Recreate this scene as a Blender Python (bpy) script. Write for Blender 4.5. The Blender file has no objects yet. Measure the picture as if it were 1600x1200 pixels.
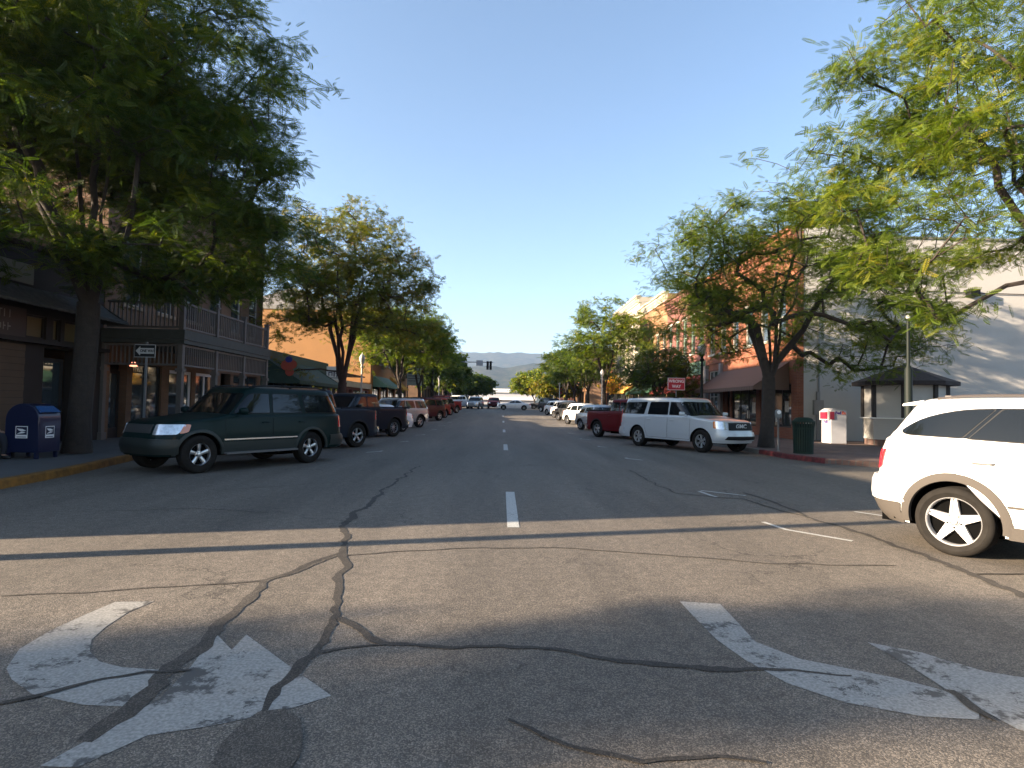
import bpy, bmesh, math, random
import numpy as np
from mathutils import Vector, Matrix, Euler, noise
R = math.radians; PI = math.pi
scene = bpy.context.scene; COL = scene.collection

# ---------------------------------------------------------------- camera
F = 925.0 / 1600.0
cam = bpy.data.cameras.new('camera'); camo = bpy.data.objects.new('camera', cam); COL.objects.link(camo)
cam.sensor_width = 36; cam.lens = 36 * F; cam.clip_end = 20000; cam.clip_start = 0.05
EYE = 1.5
CAMR = (Matrix.Rotation(-R(0.93), 3, 'Z') @ Matrix.Rotation(R(90 + 2.1), 3, 'X') @ Matrix.Rotation(R(1.1), 3, 'Z'))
camo.matrix_world = Matrix.Translation((0, 0, EYE)) @ CAMR.to_4x4()
scene.camera = camo
# ---------------------------------------------------------------- light
SUN_EL, SUN_AZ = 14.5, 14.0       # light travels towards +X and, by SUN_AZ degrees, away from the camera
sd = Vector((math.cos(R(SUN_AZ)) * math.cos(R(SUN_EL)), math.sin(R(SUN_AZ)) * math.cos(R(SUN_EL)), -math.sin(R(SUN_EL))))
sun = bpy.data.lights.new('sun', 'SUN'); sun.energy = 5.0; sun.angle = R(0.5); sun.color = (1.0, 0.80, 0.58)
suno = bpy.data.objects.new('sun', sun); COL.objects.link(suno); suno.rotation_euler = sd.to_track_quat('-Z', 'Y').to_euler()
world = bpy.data.worlds.new('World'); scene.world = world; world.use_nodes = True
wn = world.node_tree; bg = wn.nodes['Background']; sky = wn.nodes.new('ShaderNodeTexSky')
sky.sky_type = 'NISHITA'; sky.sun_disc = False; sky.sun_elevation = R(SUN_EL); sky.sun_rotation = R(270 - SUN_AZ)
sky.air_density = 1.0; sky.dust_density = 2.3; sky.ozone_density = 1.7; sky.altitude = 1000
wn.links.new(sky.outputs[0], bg.inputs[0]); bg.inputs[1].default_value = 0.06
scene.view_settings.view_transform = 'Standard'; scene.view_settings.look = 'None'
scene.view_settings.exposure = 2.6; scene.view_settings.gamma = 1
scene.cycles.max_bounces = 6; scene.cycles.transparent_max_bounces = 8; scene.cycles.volume_bounces = 0
scene.cycles.use_denoising = True

# ---------------------------------------------------------------- ground profile: the street climbs gently away from the camera
def gz(y):
    if y < 24: return 0.0
    if y < 44: return 0.018 * (y - 24) ** 2 / 40
    if y < 110: return 0.018 * (y - 34)
    if y < 150: return 0.018 * 76 + 0.018 * (y - 110) - 0.018 * (y - 110) ** 2 / 80
    return 0.018 * 96
def P(px, py, dz=0.0):
    """point of the street seen in the photograph (1600 x 1200) at px, py"""
    d = CAMR @ Vector(((px - 800) / 925.0, (600 - py) / 925.0, -1)); z = dz
    for _ in range(12):
        t = (z - EYE) / d.z; y = d.y * t; z = gz(y) * 0.5 + (z - dz) * 0.5 + dz
    return Vector((d.x * t, d.y * t, gz(d.y * t) + dz))

# ---------------------------------------------------------------- object helpers
def tag(o, label=None, cat=None, group=None, kind=None):
    if label: o['label'] = label
    if cat: o['category'] = cat
    if group: o['group'] = group
    if kind: o['kind'] = kind
    return o
def empty(name, loc, rz=0.0, label=None, cat=None, group=None):
    o = bpy.data.objects.new(name, None); COL.objects.link(o); o.location = loc; o.rotation_euler = (0, 0, rz)
    o.empty_display_size = 0.2
    return tag(o, label, cat, group)
def copy_tree(o, parent=None):
    c = o.copy(); COL.objects.link(c); c.parent = parent
    for ch in list(o.children): copy_tree(ch, c)
    return c
class MB:
    """collects geometry, builds ONE mesh object"""
    def __init__(s): s.v = []; s.f = []; s.m = []; s.slot = 0
    def add(s, vs, fs):
        n = len(s.v); s.v.extend([tuple(p) for p in vs]); s.f.extend([tuple(i + n for i in f) for f in fs]); s.m.extend([s.slot] * len(fs)); return s
    def box(s, x0, x1, y0, y1, z0, z1):
        vs = [(x, y, z) for x in (x0, x1) for y in (y0, y1) for z in (z0, z1)]
        return s.add(vs, [(0, 1, 3, 2), (4, 6, 7, 5), (0, 4, 5, 1), (2, 3, 7, 6), (0, 2, 6, 4), (1, 5, 7, 3)])
    def prism(s, poly, fn0, fn1):
        n = len(poly); vs = [fn0(p) for p in poly] + [fn1(p) for p in poly]
        return s.add(vs, [tuple(range(n))[::-1], tuple(range(n, 2 * n))] + [(i, (i + 1) % n, n + (i + 1) % n, n + i) for i in range(n)])
    def tube(s, pts, rad, k=8, cap=True):
        pts = [Vector(p) for p in pts]; n = len(pts)
        if not hasattr(rad, '__len__'): rad = [rad] * n
        vs = []; ref = None
        for i, p in enumerate(pts):
            t = (pts[min(i + 1, n - 1)] - pts[max(i - 1, 0)]).normalized()
            if ref is None: ref = t.orthogonal().normalized()
            a = (ref - t * ref.dot(t)); a = a.normalized() if a.length > 1e-6 else t.orthogonal().normalized(); ref = a; b = t.cross(a)
            for j in range(k):
                an = 2 * PI * j / k; vs.append(p + (a * math.cos(an) + b * math.sin(an)) * rad[i])
        fs = [(i * k + j, i * k + (j + 1) % k, (i + 1) * k + (j + 1) % k, (i + 1) * k + j) for i in range(n - 1) for j in range(k)]
        if cap: fs += [tuple(range(k))[::-1], tuple(range((n - 1) * k, n * k))]
        return s.add(vs, fs)
    def lathe(s, prof, k=24, mat=None, cap=False):
        """prof: (r, z) list around local z; mat maps to the wanted axis"""
        vs = []
        for r, z in prof:
            for j in range(k):
                a = 2 * PI * j / k; p = Vector((r * math.cos(a), r * math.sin(a), z)); vs.append(mat @ p if mat else p)
        n = len(prof)
        fs = [(i * k + j, i * k + (j + 1) % k, (i + 1) * k + (j + 1) % k, (i + 1) * k + j) for i in range(n - 1) for j in range(k)]
        if cap: fs += [tuple(range(k))[::-1], tuple(range((n - 1) * k, n * k))]
        return s.add(vs, fs)
    def build(s, name, mats, parent=None, local=False, smooth=None, bevel=0.0):
        me = bpy.data.meshes.new(name)
        vs = s.v
        if parent is not None and not local:
            L = parent.location; PO = parent
            off = Vector((0, 0, 0))
            while PO is not None: off += PO.location; PO = PO.parent
            vs = [(p[0] - off.x, p[1] - off.y, p[2] - off.z) for p in vs]
        me.from_pydata(vs, [], s.f)
        if not isinstance(mats, (list, tuple)): mats = [mats]
        for m in mats: me.materials.append(m)
        if len(mats) > 1: me.polygons.foreach_set('material_index', s.m)
        bm = bmesh.new(); bm.from_mesh(me)
        if smooth is not None: bmesh.ops.remove_doubles(bm, verts=bm.verts, dist=1e-5)
        bmesh.ops.recalc_face_normals(bm, faces=bm.faces)
        bm.to_mesh(me); bm.free()
        if smooth is not None:
            me.polygons.foreach_set('use_smooth', [True] * len(me.polygons))
            me.set_sharp_from_angle(angle=R(smooth))
        me.update()
        o = bpy.data.objects.new(name, me); COL.objects.link(o); o.parent = parent
        if bevel:
            b = o.modifiers.new('b', 'BEVEL'); b.width = bevel; b.segments = 2; b.limit_method = 'ANGLE'; b.angle_limit = R(40)
        return o
def text_mesh(txt, size, depth=0.004, bold=0.0, align='CENTER'):
    c = bpy.data.curves.new('t', 'FONT'); c.body = txt; c.size = size; c.extrude = depth / 2; c.offset = bold
    c.align_x = align; c.align_y = 'CENTER'; c.resolution_u = 3
    o = bpy.data.objects.new('t', c); COL.objects.link(o)
    dg = bpy.context.evaluated_depsgraph_get(); me = bpy.data.meshes.new_from_object(o.evaluated_get(dg))
    bpy.data.objects.remove(o); bpy.data.curves.remove(c)
    return me
def text_obj(name, txt, size, mat, parent, loc, rot, bold=0.0, sx=1.0, depth=0.004):
    me = text_mesh(txt, size, depth, bold); me.materials.clear(); me.materials.append(mat)
    o = bpy.data.objects.new(name, me); COL.objects.link(o); o.parent = parent; o.location = loc; o.rotation_euler = rot; o.scale = (sx, 1, 1)
    return o

# ---------------------------------------------------------------- materials
MATS = {}
def mat(name, col=(0.5, 0.5, 0.5), rough=0.7, metal=0.0, var=0.0, vscale=3.0, bump=0.0, bscale=20.0, coat=0.0, spec=0.5, emit=None, es=1.0):
    if name in MATS: return MATS[name]
    m = bpy.data.materials.new(name); m.use_nodes = True; nt = m.node_tree; b = nt.nodes['Principled BSDF']; MATS[name] = m
    b.inputs['Base Color'].default_value = (*col, 1); b.inputs['Roughness'].default_value = rough; b.inputs['Metallic'].default_value = metal
    b.inputs['Specular IOR Level'].default_value = spec
    if coat: b.inputs['Coat Weight'].default_value = coat; b.inputs['Coat Roughness'].default_value = 0.03
    if emit: b.inputs['Emission Color'].default_value = (*emit, 1); b.inputs['Emission Strength'].default_value = es
    if var or bump:
        tc = nt.nodes.new('ShaderNodeTexCoord')
    if var:
        n = nt.nodes.new('ShaderNodeTexNoise'); n.inputs['Scale'].default_value = vscale; n.inputs['Detail'].default_value = 6; n.inputs['Roughness'].default_value = 0.65
        nt.links.new(tc.outputs['Object'], n.inputs['Vector'])
        r = nt.nodes.new('ShaderNodeValToRGB'); r.color_ramp.elements[0].position = 0.3; r.color_ramp.elements[1].position = 0.7
        r.color_ramp.elements[0].color = (*[max(0, c * (1 - var)) for c in col], 1); r.color_ramp.elements[1].color = (*[min(1, c * (1 + var)) for c in col], 1)
        nt.links.new(n.outputs['Fac'], r.inputs[0]); nt.links.new(r.outputs[0], b.inputs['Base Color'])
    if bump:
        n2 = nt.nodes.new('ShaderNodeTexNoise'); n2.inputs['Scale'].default_value = bscale; n2.inputs['Detail'].default_value = 3
        nt.links.new(tc.outputs['Object'], n2.inputs['Vector'])
        bp = nt.nodes.new('ShaderNodeBump'); bp.inputs['Strength'].default_value = bump; bp.inputs['Distance'].default_value = 0.02
        nt.links.new(n2.outputs['Fac'], bp.inputs['Height']); nt.links.new(bp.outputs[0], b.inputs['Normal'])
    return m
def brick_mat(name, c1, c2, mortar, w=0.22, h=0.075, off=0.5, var=0.25):
    m = bpy.data.materials.new(name); m.use_nodes = True; nt = m.node_tree; b = nt.nodes['Principled BSDF']; MATS[name] = m
    N = nt.nodes.new; L = nt.links.new
    g = N('ShaderNodeNewGeometry'); s = N('ShaderNodeSeparateXYZ'); L(g.outputs['Position'], s.inputs[0])
    a = N('ShaderNodeMath'); a.operation = 'ADD'; L(s.outputs[0], a.inputs[0]); L(s.outputs[1], a.inputs[1])
    c = N('ShaderNodeCombineXYZ'); L(a.outputs[0], c.inputs[0]); L(s.outputs[2], c.inputs[1])
    bt = N('ShaderNodeTexBrick'); L(c.outputs[0], bt.inputs['Vector']); bt.inputs['Scale'].default_value = 1.0
    bt.inputs['Brick Width'].default_value = w; bt.inputs['Row Height'].default_value = h; bt.inputs['Mortar Size'].default_value = h * 0.09
    bt.inputs['Color1'].default_value = (*c1, 1); bt.inputs['Color2'].default_value = (*c2, 1); bt.inputs['Mortar'].default_value = (*mortar, 1); bt.offset = off
    n = N('ShaderNodeTexNoise'); n.inputs['Scale'].default_value = 0.9; n.inputs['Detail'].default_value = 7; L(g.outputs['Position'], n.inputs['Vector'])
    mr = N('ShaderNodeMapRange'); mr.inputs['From Min'].default_value = 0.3; mr.inputs['From Max'].default_value = 0.7; mr.inputs['To Min'].default_value = 1 - var; mr.inputs['To Max'].default_value = 1 + var; L(n.outputs['Fac'], mr.inputs['Value'])
    mx = N('ShaderNodeVectorMath'); mx.operation = 'SCALE'; L(bt.outputs['Color'], mx.inputs[0]); L(mr.outputs[0], mx.inputs['Scale'])
    L(mx.outputs[0], b.inputs['Base Color']); b.inputs['Roughness'].default_value = 0.85
    bp = N('ShaderNodeBump'); bp.inputs['Strength'].default_value = 0.5; bp.inputs['Distance'].default_value = 0.01; bp.invert = True
    L(bt.outputs['Fac'], bp.inputs['Height']); L(bp.outputs[0], b.inputs['Normal'])
    return m
def road_mat(name='asphalt', k=1.0, bmp=0.55):
    m = bpy.data.materials.new(name); m.use_nodes = True; nt = m.node_tree; b = nt.nodes['Principled BSDF']; MATS[name] = m
    N = nt.nodes.new; L = nt.links.new
    tc = N('ShaderNodeTexCoord')
    v = N('ShaderNodeTexVoronoi'); v.inputs['Scale'].default_value = 150; L(tc.outputs['Object'], v.inputs['Vector'])
    r = N('ShaderNodeValToRGB'); e = r.color_ramp.elements
    e[0].position = 0.0; e[0].color = (0.067, 0.058, 0.047, 1); e[1].position = 1.0; e[1].color = (0.255, 0.215, 0.170, 1)
    x = r.color_ramp.elements.new(0.55); x.color = (0.110, 0.094, 0.075, 1)
    sp = N('ShaderNodeSeparateColor'); L(v.outputs['Color'], sp.inputs[0]); L(sp.outputs[0], r.inputs[0])
    n1 = N('ShaderNodeTexNoise'); n1.inputs['Scale'].default_value = 0.35; n1.inputs['Detail'].default_value = 8; n1.inputs['Roughness'].default_value = 0.6
    mp = N('ShaderNodeMapping'); mp.inputs['Scale'].default_value = (2.4, 0.22, 1); L(tc.outputs['Object'], mp.inputs[0]); L(mp.outputs[0], n1.inputs['Vector'])
    mr = N('ShaderNodeMapRange'); mr.inputs['From Min'].default_value = 0.3; mr.inputs['From Max'].default_value = 0.72; mr.inputs['To Min'].default_value = 0.66; mr.inputs['To Max'].default_value = 1.26; L(n1.outputs['Fac'], mr.inputs['Value'])
    n2 = N('ShaderNodeTexNoise'); n2.inputs['Scale'].default_value = 9; n2.inputs['Detail'].default_value = 8; L(tc.outputs['Object'], n2.inputs['Vector'])
    mr2 = N('ShaderNodeMapRange'); mr2.inputs['From Min'].default_value = 0.3; mr2.inputs['From Max'].default_value = 0.7; mr2.inputs['To Min'].default_value = 0.82; mr2.inputs['To Max'].default_value = 1.15; L(n2.outputs['Fac'], mr2.inputs['Value'])
    mu = N('ShaderNodeMath'); mu.operation = 'MULTIPLY'; L(mr.outputs[0], mu.inputs[0]); L(mr2.outputs[0], mu.inputs[1])
    sc = N('ShaderNodeVectorMath'); sc.operation = 'SCALE'; L(r.outputs[0], sc.inputs[0]); L(mu.outputs[0], sc.inputs['Scale'])
    # hairline cracks
    n5 = N('ShaderNodeTexNoise'); n5.inputs['Scale'].default_value = 2.2; n5.inputs['Detail'].default_value = 9; n5.inputs['Roughness'].default_value = 0.7; L(tc.outputs['Object'], n5.inputs['Vector'])
    av = N('ShaderNodeVectorMath'); av.operation = 'MULTIPLY_ADD'; av.inputs[1].default_value = (1.3, 1.3, 0); L(n5.outputs['Color'], av.inputs[0]); L(tc.outputs['Object'], av.inputs[2])
    v5 = N('ShaderNodeTexVoronoi'); v5.feature = 'DISTANCE_TO_EDGE'; v5.inputs['Scale'].default_value = 0.42; L(av.outputs[0], v5.inputs['Vector'])
    n6 = N('ShaderNodeTexNoise'); n6.inputs['Scale'].default_value = 0.5; n6.inputs['Detail'].default_value = 4; L(tc.outputs['Object'], n6.inputs['Vector'])
    m6 = N('ShaderNodeMapRange'); m6.inputs['From Min'].default_value = 0.47; m6.inputs['From Max'].default_value = 0.65; m6.inputs['To Min'].default_value = 0.0; m6.inputs['To Max'].default_value = 0.006; L(n6.outputs['Fac'], m6.inputs['Value'])
    g5 = N('ShaderNodeMath'); g5.operation = 'GREATER_THAN'; L(v5.outputs['Distance'], g5.inputs[0]); L(m6.outputs[0], g5.inputs[1])
    m7 = N('ShaderNodeMapRange'); m7.inputs['To Min'].default_value = 0.42 * k; m7.inputs['To Max'].default_value = k; L(g5.outputs[0], m7.inputs['Value'])
    sc2 = N('ShaderNodeVectorMath'); sc2.operation = 'SCALE'; L(sc.outputs[0], sc2.inputs[0]); L(m7.outputs[0], sc2.inputs['Scale'])
    L(sc2.outputs[0], b.inputs['Base Color']); b.inputs['Roughness'].default_value = 0.8
    bp = N('ShaderNodeBump'); bp.inputs['Strength'].default_value = bmp; bp.inputs['Distance'].default_value = 0.003
    L(v.outputs['Distance'], bp.inputs['Height']); bp.invert = True; L(bp.outputs[0], b.inputs['Normal'])
    return m
def paint_mark_mat(name, thr=0.62, col=(0.34, 0.33, 0.30)):
    """worn road paint: chips and cracks show the asphalt"""
    m = bpy.data.materials.new(name); m.use_nodes = True; nt = m.node_tree; b = nt.nodes['Principled BSDF']; MATS[name] = m
    N = nt.nodes.new; L = nt.links.new
    g = N('ShaderNodeNewGeometry')
    n = N('ShaderNodeTexNoise'); n.inputs['Scale'].default_value = 2.6; n.inputs['Detail'].default_value = 10; n.inputs['Roughness'].default_value = 0.78; L(g.outputs['Position'], n.inputs['Vector'])
    r = N('ShaderNodeValToRGB'); r.color_ramp.elements[0].position = thr - 0.02; r.color_ramp.elements[1].position = thr + 0.03
    r.color_ramp.elements[0].color = (1, 1, 1, 1); r.color_ramp.elements[1].color = (0, 0, 0, 1); L(n.outputs['Fac'], r.inputs[0])
    v = N('ShaderNodeTexVoronoi'); v.feature = 'DISTANCE_TO_EDGE'; v.inputs['Scale'].default_value = 1.1
    n3 = N('ShaderNodeTexNoise'); n3.inputs['Scale'].default_value = 5; n3.inputs['Detail'].default_value = 6; L(g.outputs['Position'], n3.inputs['Vector'])
    mxv = N('ShaderNodeVectorMath'); mxv.operation = 'MULTIPLY_ADD'; L(n3.outputs['Color'], mxv.inputs[0]); mxv.inputs[1].default_value = (0.9, 0.9, 0); L(g.outputs['Position'], mxv.inputs[2])
    L(mxv.outputs[0], v.inputs['Vector'])
    ml = N('ShaderNodeMapRange'); ml.inputs['From Min'].default_value = 0.46; ml.inputs['From Max'].default_value = 0.62; ml.inputs['To Min'].default_value = -0.003; ml.inputs['To Max'].default_value = 0.016; lt = N('ShaderNodeMath'); lt.operation = 'GREATER_THAN'; L(n.outputs['Fac'], ml.inputs[0]); L(ml.outputs[0], lt.inputs[1]); L(v.outputs['Distance'], lt.inputs[0])
    mu = N('ShaderNodeMath'); mu.operation = 'MULTIPLY'; L(r.outputs[0], mu.inputs[0]); L(lt.outputs[0], mu.inputs[1])
    n4 = N('ShaderNodeTexNoise'); n4.inputs['Scale'].default_value = 60; n4.inputs['Detail'].default_value = 3; L(g.outputs['Position'], n4.inputs['Vector'])
    r4 = N('ShaderNodeMapRange'); r4.inputs['From Min'].default_value = 0.35; r4.inputs['From Max'].default_value = 0.65; r4.inputs['To Min'].default_value = 0.62; r4.inputs['To Max'].default_value = 1.0; L(n4.outputs['Fac'], r4.inputs['Value'])
    sc = N('ShaderNodeVectorMath'); sc.operation = 'SCALE'; sc.inputs[0].default_value = col; L(r4.outputs[0], sc.inputs['Scale'])
    mx = N('ShaderNodeMix'); mx.data_type = 'RGBA'; L(mu.outputs[0], mx.inputs['Factor']); mx.inputs['A'].default_value = (0.075, 0.071, 0.065, 1); L(sc.outputs[0], mx.inputs['B'])
    L(mx.outputs['Result'], b.inputs['Base Color']); b.inputs['Roughness'].default_value = 0.75
    return m
def leaf_mat(name, cols, trans=0.35):
    m = bpy.data.materials.new(name); m.use_nodes = True; nt = m.node_tree; b = nt.nodes['Principled BSDF']; MATS[name] = m
    N = nt.nodes.new; L = nt.links.new
    at = N('ShaderNodeAttribute'); at.attribute_name = 'tint'
    r = N('ShaderNodeValToRGB'); e = r.color_ramp.elements
    e[0].position = 0; e[0].color = (*cols[0], 1); e[1].position = 1; e[1].color = (*cols[-1], 1)
    for i, c in enumerate(cols[1:-1]):
        k = e.new((i + 1) / (len(cols) - 1)); k.color = (*c, 1)
    L(at.outputs['Fac'], r.inputs[0]); L(r.outputs[0], b.inputs['Base Color']); b.inputs['Roughness'].default_value = 0.55; b.inputs['Specular IOR Level'].default_value = 0.3
    t = N('ShaderNodeBsdfTranslucent'); sc = N('ShaderNodeVectorMath'); sc.operation = 'MULTIPLY'; sc.inputs[1].default_value = (1.6, 1.7, 0.6)
    L(r.outputs[0], sc.inputs[0]); L(sc.outputs[0], t.inputs[0])
    mx = N('ShaderNodeMixShader'); mx.inputs[0].default_value = trans; L(b.outputs[0], mx.inputs[1]); L(t.outputs[0], mx.inputs[2]); L(mx.outputs[0], nt.nodes['Material Output'].inputs[0])
    return m
asphalt = road_mat()
mark = paint_mark_mat('worn_white_paint', 0.55); mark2 = paint_mark_mat('white_line_paint', 0.66, (0.5, 0.5, 0.47))
tar = road_mat('tar', 0.30, 0.35); worn_tar = road_mat('worn_tar', 0.48, 0.45); oil = road_mat('oil_stain', 0.55, 0.5)
concrete = mat('concrete', (0.20, 0.19, 0.17), 0.85, var=0.2, vscale=1.5, bump=0.3, bscale=40)
blackm = mat('black_plastic', (0.007, 0.007, 0.008), 0.6, spec=0.25)
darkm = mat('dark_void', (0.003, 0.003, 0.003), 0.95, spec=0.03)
chrome = mat('chrome', (0.75, 0.75, 0.76), 0.12, 1.0)
alloy = mat('alloy', (0.55, 0.55, 0.56), 0.28, 0.9)
rubber = mat('rubber', (0.016, 0.0145, 0.013), 0.85, var=0.25, vscale=9, spec=0.12)
carglass = mat('tinted_car_glass', (0.006, 0.008, 0.010), 0.03, spec=0.42)
clearglass = mat('window_glass', (0.03, 0.04, 0.045), 0.04, spec=0.8, coat=0.6)
whitep = mat('white_sign_paint', (0.8, 0.8, 0.78), 0.45)
redp = mat('red_sign_paint', (0.45, 0.02, 0.04), 0.45)

# ================================================================ cars
def ip(pts, x):
    return float(np.interp(x, [p[0] for p in pts], [p[1] for p in pts]))
class Car:
    """local frame: +x nose, +y left side, z up; origin on the ground below the middle"""
    def __init__(s, **k):
        s.__dict__.update(dict(n_f=4.2, n_r=6.0, gn=7.0, sill=0.30, crown=0.035, rr=0.06, wr=0.37, arch=0.065, rcrown=0.05, gp=0.85, lod=0, rim='five', groof=0.07))
        s.__dict__.update(k)
        s.hl = s.L / 2
    def a_c(s, z):
        f = s.hl - ip(s.fp, z); r = -s.hl + ip(s.rp, z); return (f - r) / 2, (f + r) / 2
    def b(s, z): return s.W / 2 - ip(s.bp, z)
    def tub(s, th, z, off=0.0):
        """th: 0 nose centre, pi/2 left side, pi tail; negative = right side"""
        a, c = s.a_c(z); b = s.b(z); n = s.n_f if math.cos(th) > 0 else s.n_r
        ct, st = math.cos(th), math.sin(th)
        r = (abs(ct) ** n + abs(st) ** n) ** (-1.0 / n)
        x, y = c + a * r * ct, b * r * st
        if off:
            nx = (abs(ct * r) ** (n - 1)) * (1 if ct > 0 else -1) / a; ny = (abs(st * r) ** (n - 1)) * (1 if st > 0 else -1) / b
            l = math.hypot(nx, ny) or 1; x += off * nx / l; y += off * ny / l
        return Vector((x, y, z))
    def th_x(s, x, z=0.7):
        a, c = s.a_c(z); t = max(-0.9999, min(0.9999, (x - c) / a)); n = s.n_f if t > 0 else s.n_r
        return math.atan2((1 - abs(t) ** n) ** (1 / n), t)
    def th_y(s, y, z=0.7, rear=False):
        t = min(0.9999, abs(y) / s.b(z)); n = s.n_r if rear else s.n_f
        th = math.atan2(t, (1 - t ** n) ** (1 / n)); th = PI - th if rear else th
        return th if y >= 0 else -th
    def side(s, x, z, off=0.0, sg=1):
        th = s.th_x(x, z); return s.tub(th * sg, z, off)
    # greenhouse
    def g_ac(s, z):
        t = max(0, min(1, (z - s.gz0) / (s.gz1 - s.gz0)))
        f = s.gf0 + (s.gf1 - s.gf0) * t ** s.gp; r = s.gr0 + (s.gr1 - s.gr0) * t ** getattr(s, 'grp', 1.0)
        return (f - r) / 2, (f + r) / 2, s.gw0 + (s.gw1 - s.gw0) * t ** 1.15
    def gh(s, th, z, off=0.0):
        a, c, b = s.g_ac(z); n = s.gn; ct, st = math.cos(th), math.sin(th)
        r = (abs(ct) ** n + abs(st) ** n) ** (-1.0 / n); x, y = c + a * r * ct, b * r * st
        if off:
            nx = (abs(ct * r) ** (n - 1)) * (1 if ct > 0 else -1) / a; ny = (abs(st * r) ** (n - 1)) * (1 if st > 0 else -1) / b
            l = math.hypot(nx, ny) or 1; x += off * nx / l; y += off * ny / l
        return Vector((x, y, z))
    def g_side(s, x, z, off=0.0, sg=1):
        a, c, b = s.g_ac(z); t = max(-0.9999, min(0.9999, (x - c) / a)); th = math.atan2((1 - abs(t) ** s.gn) ** (1 / s.gn), t)
        return s.gh(th * sg, z, off)
    def g_end(s, y, z, off=0.0, rear=False):
        a, c, b = s.g_ac(z); t = min(0.9999, abs(y) / b); th = math.atan2(t, (1 - t ** s.gn) ** (1 / s.gn)); th = PI - th if rear else th
        return s.gh(th if y >= 0 else -th, z, off)
    def ztop(s, x): return ip(s.top, x)

def round_poly(poly, r=0.05, k=3):
    out = []; n = len(poly)
    for i in range(n):
        p = Vector(poly[i][:2]); a = Vector(poly[i - 1][:2]); b = Vector(poly[(i + 1) % n][:2])
        rr = poly[i][2] if len(poly[i]) > 2 else r
        da = (a - p); db = (b - p); ra = min(rr, da.length * 0.45); rb = min(rr, db.length * 0.45)
        if ra < 1e-4 or rb < 1e-4: out.append((p.x, p.y)); continue
        p0 = p + da.normalized() * ra; p1 = p + db.normalized() * rb
        for j in range(k + 1):
            t = j / k; q = p0 * (1 - t) ** 2 + p * 2 * t * (1 - t) + p1 * t * t; out.append((q.x, q.y))
    return out
def panel(mb, fn, poly, off=0.004, step=0.12, r=0.05, base=-0.004, rows=4, outline=0.0, oslot=None):
    """lays a closed polygon (u, v) on the surface fn(u, v, off) as a slightly raised plate with a rim"""
    pl = round_poly(poly, r)
    if outline:
        cu = sum(p[0] for p in pl) / len(pl); cv = sum(p[1] for p in pl) / len(pl)
    us = sorted(set([round(p[0], 4) for p in pl])); full = []
    for a, b in zip(us, us[1:]):
        m = max(1, int((b - a) / step + 0.5)); full += [a + (b - a) * i / m for i in range(m)]
    full.append(us[-1]); cols = []
    n = len(pl)
    for i, u in enumerate(full):
        uu = u + (1e-4 if i == 0 else (-1e-4 if i == len(full) - 1 else 0)); vs = []
        for j in range(n):
            (x0, y0), (x1, y1) = pl[j], pl[(j + 1) % n]
            if (x0 <= uu <= x1) or (x1 <= uu <= x0):
                if abs(x1 - x0) < 1e-9: vs += [y0, y1]
                else: vs.append(y0 + (y1 - y0) * (uu - x0) / (x1 - x0))
        if len(vs) < 2: continue
        cols.append((u, min(vs), max(vs)))
    V = []; Fc = []
    for (u, lo, hi) in cols:
        for j in range(rows + 1):
            V.append(fn(u, lo + (hi - lo) * j / rows, off))
    nc = len(cols); k = rows + 1
    for i in range(nc - 1):
        for j in range(rows): Fc.append((i * k + j, (i + 1) * k + j, (i + 1) * k + j + 1, i * k + j + 1))
    loop = [(i, 0) for i in range(nc)] + [(nc - 1, j) for j in range(1, k)] + [(i, rows) for i in range(nc - 2, -1, -1)] + [(0, j) for j in range(rows - 1, 0, -1)]
    b0 = len(V)
    for (i, j) in loop:
        u, lo, hi = cols[i]; V.append(fn(u, lo + (hi - lo) * j / rows, base))
    L = len(loop)
    for q in range(L):
        a = loop[q]; b = loop[(q + 1) % L]; Fc.append((a[0] * k + a[1], b[0] * k + b[1], b0 + (q + 1) % L, b0 + q))
    mb.add(V, Fc); return mb

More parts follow.
